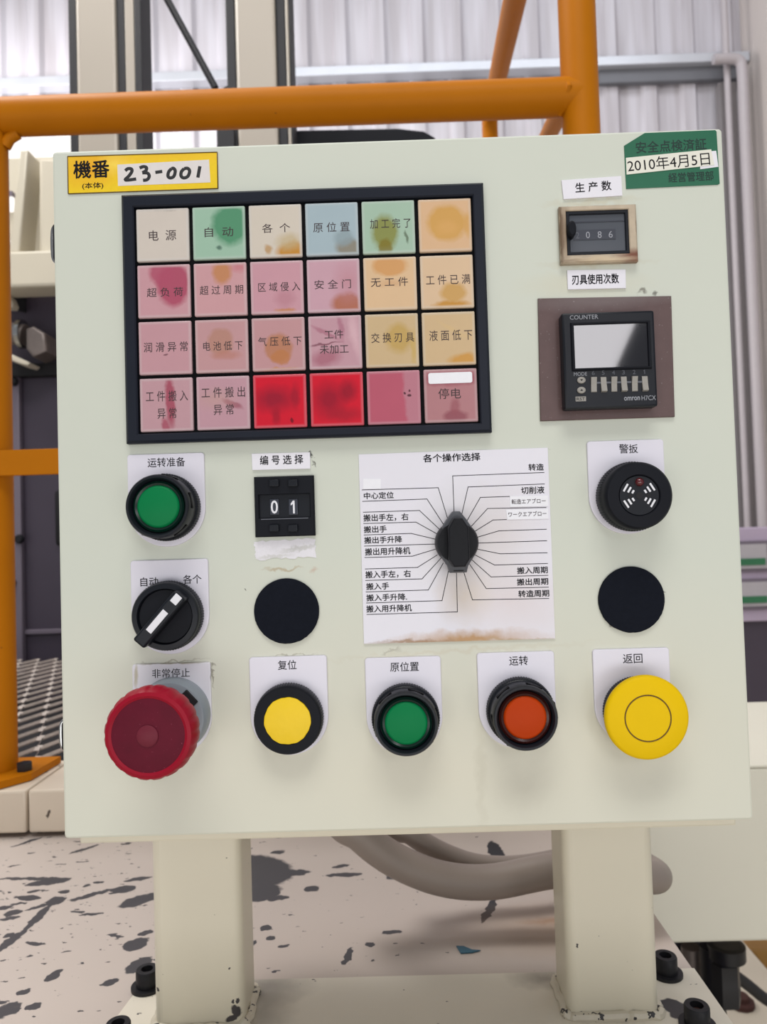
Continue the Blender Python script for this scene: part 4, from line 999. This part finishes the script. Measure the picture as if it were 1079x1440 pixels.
def legend(t, px0, px1, pyt, pyb, m='white'):
    """white name plate: straight top, half-round bottom, pixels of its left, right, top and bottom"""
    a = at(px0, (pyt + pyb) / 2, -0.0012); c = at(px1, (pyt + pyb) / 2, -0.0012); zt_ = at((px0 + px1) / 2, pyt, -0.0012).z; zb_ = at((px0 + px1) / 2, pyb, -0.0012).z
    R_ = (c.x - a.x) / 2; cx = (a.x + c.x) / 2; r = 0.0016
    pts = []
    for k in range(6): an = math.radians(90 * k / 5); pts.append((c.x - r + r * math.cos(an), zt_ - r + r * math.sin(an)))
    for k in range(6): an = math.radians(90 + 90 * k / 5); pts.append((a.x + r + r * math.cos(an), zt_ - r + r * math.sin(an)))
    cz = zb_ + R_ * 1.0
    for k in range(33): an = math.radians(180 + 180 * k / 32); pts.append((cx + R_ * math.cos(an), cz + R_ * math.sin(an)))
    bm = nb(); prism(bm, pts, -0.0014, 0.0, 0.0005, 2)
    return obj('legend_plate', bm, m, t, label='white name plate'), cx, cz


def ring(name, prof, m, t, n=96, rmod=None, local=True):
    bm = nb(); lathe(bm, prof, n, rmod=rmod, cap=False); return obj(name, bm, m, t, local=local)


def button(name, label, cat, bx, by, plate, txts):
    t = thing(name, label, cat, at(bx, by, 0))
    lp, cx, cz = legend(t, *plate)
    for (s, px, py, w_, h_) in txts:
        letters(lp, s, px, py, w_, h_, -0.0014, 'ink', 0.004)
    return t


def illuminated(t, lens, collar, h=0.0165, Rk=0.0172, Rg=0.0158):
    ring('knurled_ring', [(0.010, 0.0012), (Rk, 0.0012), (Rk, 0.0062), (Rk - .0006, 0.007), (Rg, 0.0074)], 'black', t, 160, knurl)
    ring('guard_ring', [(Rg + .0002, 0.007), (Rg, 0.0095), (Rg, h - .0012), (Rg - .0006, h), (Rg - .0016, h), (Rg - .0022, h - .0008), (Rg - .0028, h - .0045), (0.008, h - .005)], 'black', t)
    bm = nb()
    for k in range(6):
        a = math.radians(20 + 60 * k); t3 = nb(); box(t3, -.004, .004, -h + .0036, -h + .0062, Rg - .0008, Rg + .00025, .0002, 1)
        bmesh.ops.transform(t3, matrix=Matrix.Rotation(a, 4, 'Y'), verts=t3.verts[:]); merge(bm, t3)
    obj('grip_slots', bm, 'lattice', t, local=True)
    ring('lens_collar', [(Rg - .0029, h - .0046), (Rg - .0031, h - .0028), (Rg - .0042, h - .002), (0.0105, h - .0024), (0.0100, h - .004)], collar, t)
    ring('button_cap', [(0.0106, h - .005), (0.0106, h - .0026), (0.0099, h - .0016), (0.0092, h - .0013), (0.0, h - .0011)], lens, t, 64)


t = button('push_button', 'green push button in black guard ring at the upper left of the switches', 'push button', 237, 714, (180, 288.5, 638, 769), [('运转准备', 234, 650, 53, 13)])
illuminated(t, 'green', 'greendark', 0.019)
t = button('push_button', 'green push button in the bottom row under the selector chart', 'push button', 570.5, 1007, (515, 622, 924, 1061), [('原位置', 569, 937.5, 40, 13)])
illuminated(t, 'green', 'greendark', 0.0165)
t = button('push_button', 'orange push button in the bottom row between green button and yellow mushroom head', 'push button', 730.5, 998, (673, 782, 917, 1052), [('运转', 729.5, 929, 26, 13)])
illuminated(t, 'orangelens', 'orangedark', 0.0185)
# yellow flush button
t = button('push_button', 'flush yellow push button in a wide black ring beside the red emergency stop', 'push button', 408, 1007, (352, 461.5, 923, 1062), [('复位', 404, 935, 26, 13)])
ring('knurled_ring', [(0.010, 0.0012), (0.0174, 0.0012), (0.0176, 0.003), (0.0174, 0.0065), (0.0168, 0.0075)], 'black', t, 160, knurl)
ring('flat_ring', [(0.0170, 0.0070), (0.0169, 0.0088), (0.0163, 0.0096), (0.0118, 0.0096), (0.0114, 0.0092), (0.0113, 0.005)], 'blackmatt', t)
bm = nb(); rg = random.Random(5); lathe(bm, [(0.0117, 0.0094), (0.0115, 0.0100), (0.0106, 0.0103), (0, 0.0104)], 120, rmod=lambda i, h: 1 + 0.010 * (math.sin(i * 0.33) + 0.6 * math.sin(i * 0.91 + 1)) * (1 if h < .0102 else 0)); obj('button_cap', bm, 'yellowpaint', t, local=True)
# yellow mushroom head
t = button('mushroom_button', 'yellow mushroom push button at the right end of the bottom row', 'push button', 894.5, 998, (836, 944, 912, 1046), [('返回', 890, 926, 27, 13)])
ring('knurled_ring', [(0.010, 0.0012), (0.0174, 0.0012), (0.0175, 0.007), (0.0165, 0.0085), (0.0125, 0.009), (0.0120, 0.013)], 'black', t, 160, knurl)
ring('mushroom_cap', [(0.0, 0.0122), (0.017, 0.0122), (0.0194, 0.0128), (0.0204, 0.0142), (0.0204, 0.0158), (0.0199, 0.0168), (0.0188, 0.0174), (0.0112, 0.0178), (0.0, 0.0180)], 'yellow', t)
bm = nb(); pts = [Vector((0.0111 * math.cos(2 * PI * k / 72), -0.01775, 0.0111 * math.sin(2 * PI * k / 72))) for k in range(73)]; tube(bm, pts, 0.00036, 8); obj('engraved_ring', bm, 'groove', t, local=True)
# emergency stop
M['oldplate'] = stained('worn white plate', (222, 220, 228), [(0, 26, 16, .7, 0, 1, (150, 140, 110), .8), (-19, 20, .8, 5, 0, 1, (170, 160, 120), .7), (20, 22, .8, 8, 0, 1, (90, 84, 70), .9)], rough=0.4, vary=0.03, amp=3)
t = thing('emergency_stop', 'large dark red mushroom emergency stop at the lower left of the box', 'emergency stop', at(246, 1003, 0))
lp, cx, cz = legend(t, 187, 297.5, 932.5, 1064, 'oldplate')
letters(lp, '非常停止', 240.5, 946.5, 53, 12.5, -0.0014, 'ink', 0.0)
ring('base_ring', [(0.009, 0.0012), (0.0187, 0.0012), (0.0189, 0.003), (0.0187, 0.010), (0.0176, 0.0116), (0.0160, 0.012), (0.011, 0.0122), (0.0105, 0.020)], 'greyplastic', t)
bm = nb(); t3 = nb(); box(t3, -.0042, .0042, -0.0126, -0.010, 0.0128, 0.0168, .0004, 1); bmesh.ops.transform(t3, matrix=Matrix.Rotation(math.radians(48), 4, 'Y'), verts=t3.verts[:]); merge(bm, t3); obj('ring_slot', bm, 'slot', t, local=True)
ring('stem', [(0.0105, 0.012), (0.0102, 0.030)], 'red', t, 48)
def scal(i, h): return 1 - (0.022 if (i % 8) in (0,) else 0.012 if (i % 8) in (1, 7) else 0) * (1 if 0.026 < h < 0.0415 else 0)
ring('stop_cap', [(0.0, 0.0265), (0.016, 0.0268), (0.0198, 0.0285), (0.0211, 0.032), (0.0214, 0.0365), (0.0208, 0.040), (0.0196, 0.0420), (0.0180, 0.0426), (0.0168, 0.0420)], 'red', t, 160, scal)
ring('cap_face', [(0.0170, 0.0419), (0.0160, 0.0421), (0.0, 0.0427)], 'redface', t)
ring('cap_hub', [(0.0049, 0.0424), (0.0049, 0.0430), (0.0045, 0.0433), (0, 0.0434)], 'redhub', t, 48)
# buzzer
t = button('buzzer', 'black alarm buzzer with white slots at the right under the counters', 'buzzer', 885, 699, (828, 936, 619, 751), [('警', 877.5, 631, 13, 13), ('扳', 891, 631, 12.5, 12.5)])
ring('knurled_ring', [(0.010, 0.0012), (0.0176, 0.0012), (0.0177, 0.007), (0.0168, 0.0082)], 'black', t, 160, knurl)
ring('sounder_body', [(0.0170, 0.0080), (0.0168, 0.0115), (0.0166, 0.0145), (0.0156, 0.0158), (0.0104, 0.0162), (0.0100, 0.0158), (0.0098, 0.0148)], 'blackmatt', t)
ring('face_disc', [(0.0098, 0.0146), (0.0096, 0.0155), (0.0, 0.0155)], 'black', t)
bm = nb()
for qx in (-1, 1):
    for qz in (-1, 1):
        for k, (rr, L_) in enumerate(((0.0036, 0.0009), (0.0056, 0.0015), (0.0077, 0.0021))):
            an = math.atan2(qz * 0.62, qx); cx, cz_ = rr * math.cos(an), rr * math.sin(an)
            t3 = nb(); box(t3, -0.00048, 0.00048, -0.0001, 0.0001, -L_, L_, 0.00005, 1)
            bmesh.ops.transform(t3, matrix=Matrix.Translation((cx, -0.0156, cz_)) @ Matrix.Rotation(-an * 1.0, 4, 'Y'), verts=t3.verts[:]); merge(bm, t3)
obj('sound_slots', bm, 'whiteink', t, label='white sound slots', local=True)
bm = nb(); lathe(bm, [(0.0017, 0.0154), (0.0017, 0.0157), (0, 0.0157)], 32); lathe(bm, [(0.0010, 0.0154), (0.0010, 0.0157), (0, 0.0157)], 24, 0.0044, 0); lathe(bm, [(0.0010, 0.0154), (0.0010, 0.0157), (0, 0.0157)], 24, -0.0044, 0)
obj('sound_holes', bm, 'slot', t, local=True)
bm = nb(); lathe(bm, [(0.0025, 0.0153), (0.0025, 0.01575), (0.0021, 0.0158)], 32, 0.0003, 0.0066, cap=False); obj('lamp_rim', bm, 'slot', t, local=True)
bm = nb(); lathe(bm, [(0.0021, 0.0154), (0.0019, 0.0164), (0.001, 0.0172), (0, 0.0174)], 32, 0.0003, 0.0066); obj('alarm_lamp', bm, 'led', t, label='small dark red lamp', local=True)

# selector switch
t = button('selector_switch', 'black selector switch with white pointer line below the upper left green button', 'selector switch', 240.5, 864, (184.5, 294, 787, 920), [('自动', 210, 818, 25, 12.5), ('各个', 270.5, 814.5, 26, 12.5)])
ring('knurled_ring', [(0.010, 0.0012), (0.0175, 0.0012), (0.0176, 0.007), (0.0168, 0.008)], 'black', t, 160, knurl)
ring('dial_ring', [(0.0171, 0.0076), (0.0170, 0.0095), (0.0164, 0.0105), (0.0140, 0.0108), (0.0136, 0.0098), (0.0134, 0.0078)], 'black', t)
ring('dial', [(0.0134, 0.0078), (0.0132, 0.0090), (0.0, 0.0094)], 'blackmatt', t)
rotm = Matrix.Rotation(-math.radians(48), 4, 'Y')
bm = nb(); box(bm, -0.0165, 0.0150, -0.0185, -0.0085, -0.0036, 0.0036, 0.0012, 3); bmesh.ops.transform(bm, matrix=rotm, verts=bm.verts[:]); lv = obj('lever', bm, 'black', t, local=True)
bm = nb(); box(bm, -0.0085, 0.0045, -0.01865, -0.0183, -0.0016, 0.0017, 0.0001, 1); box(bm, 0.0098, 0.0146, -0.01865, -0.0182, -0.0019, 0.0019, 0.0001, 1)
bmesh.ops.transform(bm, matrix=rotm, verts=bm.verts[:]); obj('pointer_line', bm, 'whiteink', lv, label='white pointer line', local=True)

# foam plugs
g = 'black foam discs over unused holes'
for (px, py, dpx, lab) in ((403.5, 859, 91, 'black foam disc under the torn paper residue, left of the selector chart'), (887.5, 843, 92, 'black foam disc under the alarm buzzer')):
    p = at(px, py, 0); rg = random.Random(px)
    bm = nb(); ph = [rg.uniform(-1, 1) for _ in range(96)]
    lathe(bm, [(mm(dpx) / 2, 0.0), (mm(dpx) / 2, 0.0012), (mm(dpx) / 2 - .0003, 0.0015), (0, 0.0016)], 96, rmod=lambda i, h: 1 + 0.006 * ph[i] * (1 if math.sin(2 * PI * i / 96) < -.2 else .3))
    o = obj('foam_disc', bm, 'foam', None, local=True, loc=p); tag(o, lab, 'hole cover', g)

# ------------------------------------------------------------------ selector chart and knob
t = thing('selector_chart', 'white printed chart sheet with radiating lines behind the rotary knob', 'chart', at(642.5, 768, 0))
YC = -0.0008
bm = nb(); quad(bm, [(504.5, 639), (770.5, 629.5), (781, 898), (512, 905.5)], YC, 0.0); obj('sheet', bm, 'chart', t)
def zc(x, y): return (490 + x / 3.5967, 620 + y / 3.5967)
LINES = [[(70, 248), (455, 237), (502, 392)], [(72, 306), (398, 294), (480, 420)], [(76, 361), (360, 352), (460, 446)], [(78, 418), (342, 411), (448, 470)],
 [(80, 476), (318, 468), (440, 497)], [(82, 532), (440, 522)], [(84, 590), (325, 583), (440, 548)], [(86, 648), (350, 640), (450, 577)], [(88, 706), (373, 698), (468, 594)],
 [(90, 764), (405, 754), (480, 618)], [(92, 820), (474, 808), (506, 660)], [(94, 878), (552, 865), (547, 660)],
 [(990, 160), (528, 177), (535, 365)], [(992, 218), (606, 233), (572, 380)], [(815, 281), (668, 286), (600, 405)], [(1000, 337), (705, 342), (615, 440)], [(800, 398), (733, 400), (636, 460)],
 [(1002, 447), (762, 455), (650, 488)], [(1004, 505), (650, 517)], [(1006, 566), (768, 571), (650, 547)], [(1008, 620), (740, 628), (636, 574)], [(1010, 680), (722, 688), (620, 597)],
 [(1012, 740), (698, 747), (606, 612)], [(1014, 797), (628, 804), (583, 660)]]
bm = nb(); lw = 0.00017
for L_ in LINES:
    P = [at(*zc(*q), YC) for q in L_]
    for u, v in zip(P, P[1:]):
        d_ = (v - u).normalized(); n_ = Vector((-d_.z, 0, d_.x)) * lw
        box_ = [u + n_ - d_ * lw, u - n_ - d_ * lw, v - n_ + d_ * lw, v + n_ + d_ * lw]
        prism(bm, [(k.x, k.z) for k in box_], YC - 0.00005, YC + 0.00005)
obj('printed_lines', bm, 'ink', t)
for (s, x, y, w_, h_) in (('各个操作选择', 523, 84, 288, 40), ('转造', 950, 133, 76, 34), ('切削液', 933, 249, 116, 35), ('中心定位', 154, 276, 150, 33), ('搬出手左，右', 190, 387, 226, 36),
    ('搬出手', 136, 447, 114, 34), ('搬出手升降', 176, 500, 190, 34), ('搬出用升降机', 199, 558, 228, 36), ('搬入手左，右', 201, 674, 228, 36), ('搬入手', 148, 735, 114, 34),
    ('搬入手升降.', 194, 791, 204, 34), ('搬入用升降机', 206, 847, 228, 35), ('搬入周期', 931, 654, 153, 34), ('搬出周期', 932, 712, 156, 34), ('转造周期', 938, 772, 154, 34)):
    px, py = zc(x, y); p = at(px, py, YC); obj('printed_word', text_bm(s, mm(w_ / 3.5967), mm(h_ / 3.5967), p.x, p.z, YC, 0.018), 'ink', t)
for (cs, s, x, y, w_, h_, lab) in (([(75, 192), (165, 192), (165, 243), (75, 244)], None, 0, 0, 0, 0, 'blank white patch on the upper left of the chart'),
    ([(818, 280), (1010, 275), (1011, 330), (818, 334)], '転造エアブロー', 912, 305, 172, 25, 'small white paper slip on the chart, upper of the two on the right'),
    ([(798, 348), (1010, 343), (1013, 394), (804, 398)], 'ワークエアブロー', 906, 369, 192, 25, 'small white paper slip on the chart, lower of the two on the right')):
    C4 = [zc(*c_) for c_ in cs]; t2 = sticker('paper_slip', lab, 'label', C4, 'tape', YC - 0.0003, 'white slips stuck on the selector chart')
    o = t2.children[0]
    for v in o.data.vertices:                    # lies on the sheet, not on the door
        if v.co.y > -0.0001: v.co.y = YC - 0.00005
    if s: px, py = zc(x, y); letters(t2, s, px, py, w_ / 3.5967, h_ / 3.5967, YC - .0003, 'greyink', 0.004)

t = thing('rotary_knob', 'black pointer knob in the middle of the selector chart', 'knob', at(641.5, 763, -0.0008))
M['knob'] = mat('worn black knob', (17, 18, 23), 0.45, vary=0.3, scale=300, spec=0.2)
M['knobgrey'] = mat('dusty knob flank', (72, 74, 80), 0.45, vary=0.2, scale=300)
ring('skirt', [(0.0, 0.0), (0.0108, 0.0), (0.0110, 0.0012), (0.0106, 0.008), (0.0098, 0.0096), (0.0, 0.0098)], 'knob', t, 64)
bm = nb()
prism(bm, [(-0.0017, 0.0158), (0.0017, 0.0158), (0.0048, 0.0118), (0.0085, 0.006), (0.0085, -0.0065), (0.0050, -0.0118), (0.0042, -0.0150), (-0.0042, -0.0150), (-0.0050, -0.0118), (-0.0085, -0.0065), (-0.0085, 0.006), (-0.0048, 0.0118)], -0.0092, -0.0004, 0.0014, 2)
obj('pointer_base', bm, 'knobgrey', t, local=True, label='dusty grey pointer base')
bm = nb(); prism(bm, [(-0.0022, 0.0122), (0.0022, 0.0122), (0.0050, 0.0075), (0.0052, -0.0080), (0.0028, -0.0118), (-0.0028, -0.0118), (-0.0052, -0.0080), (-0.0050, 0.0075)], -0.0165, -0.0086, 0.0008, 2)
obj('grip', bm, 'knob', t, local=True)
bm = nb(); box(bm, -0.0025, 0.0025, -0.0094, -0.0090, -0.0142, -0.0136); obj('mark', bm, 'slot', t, local=True)
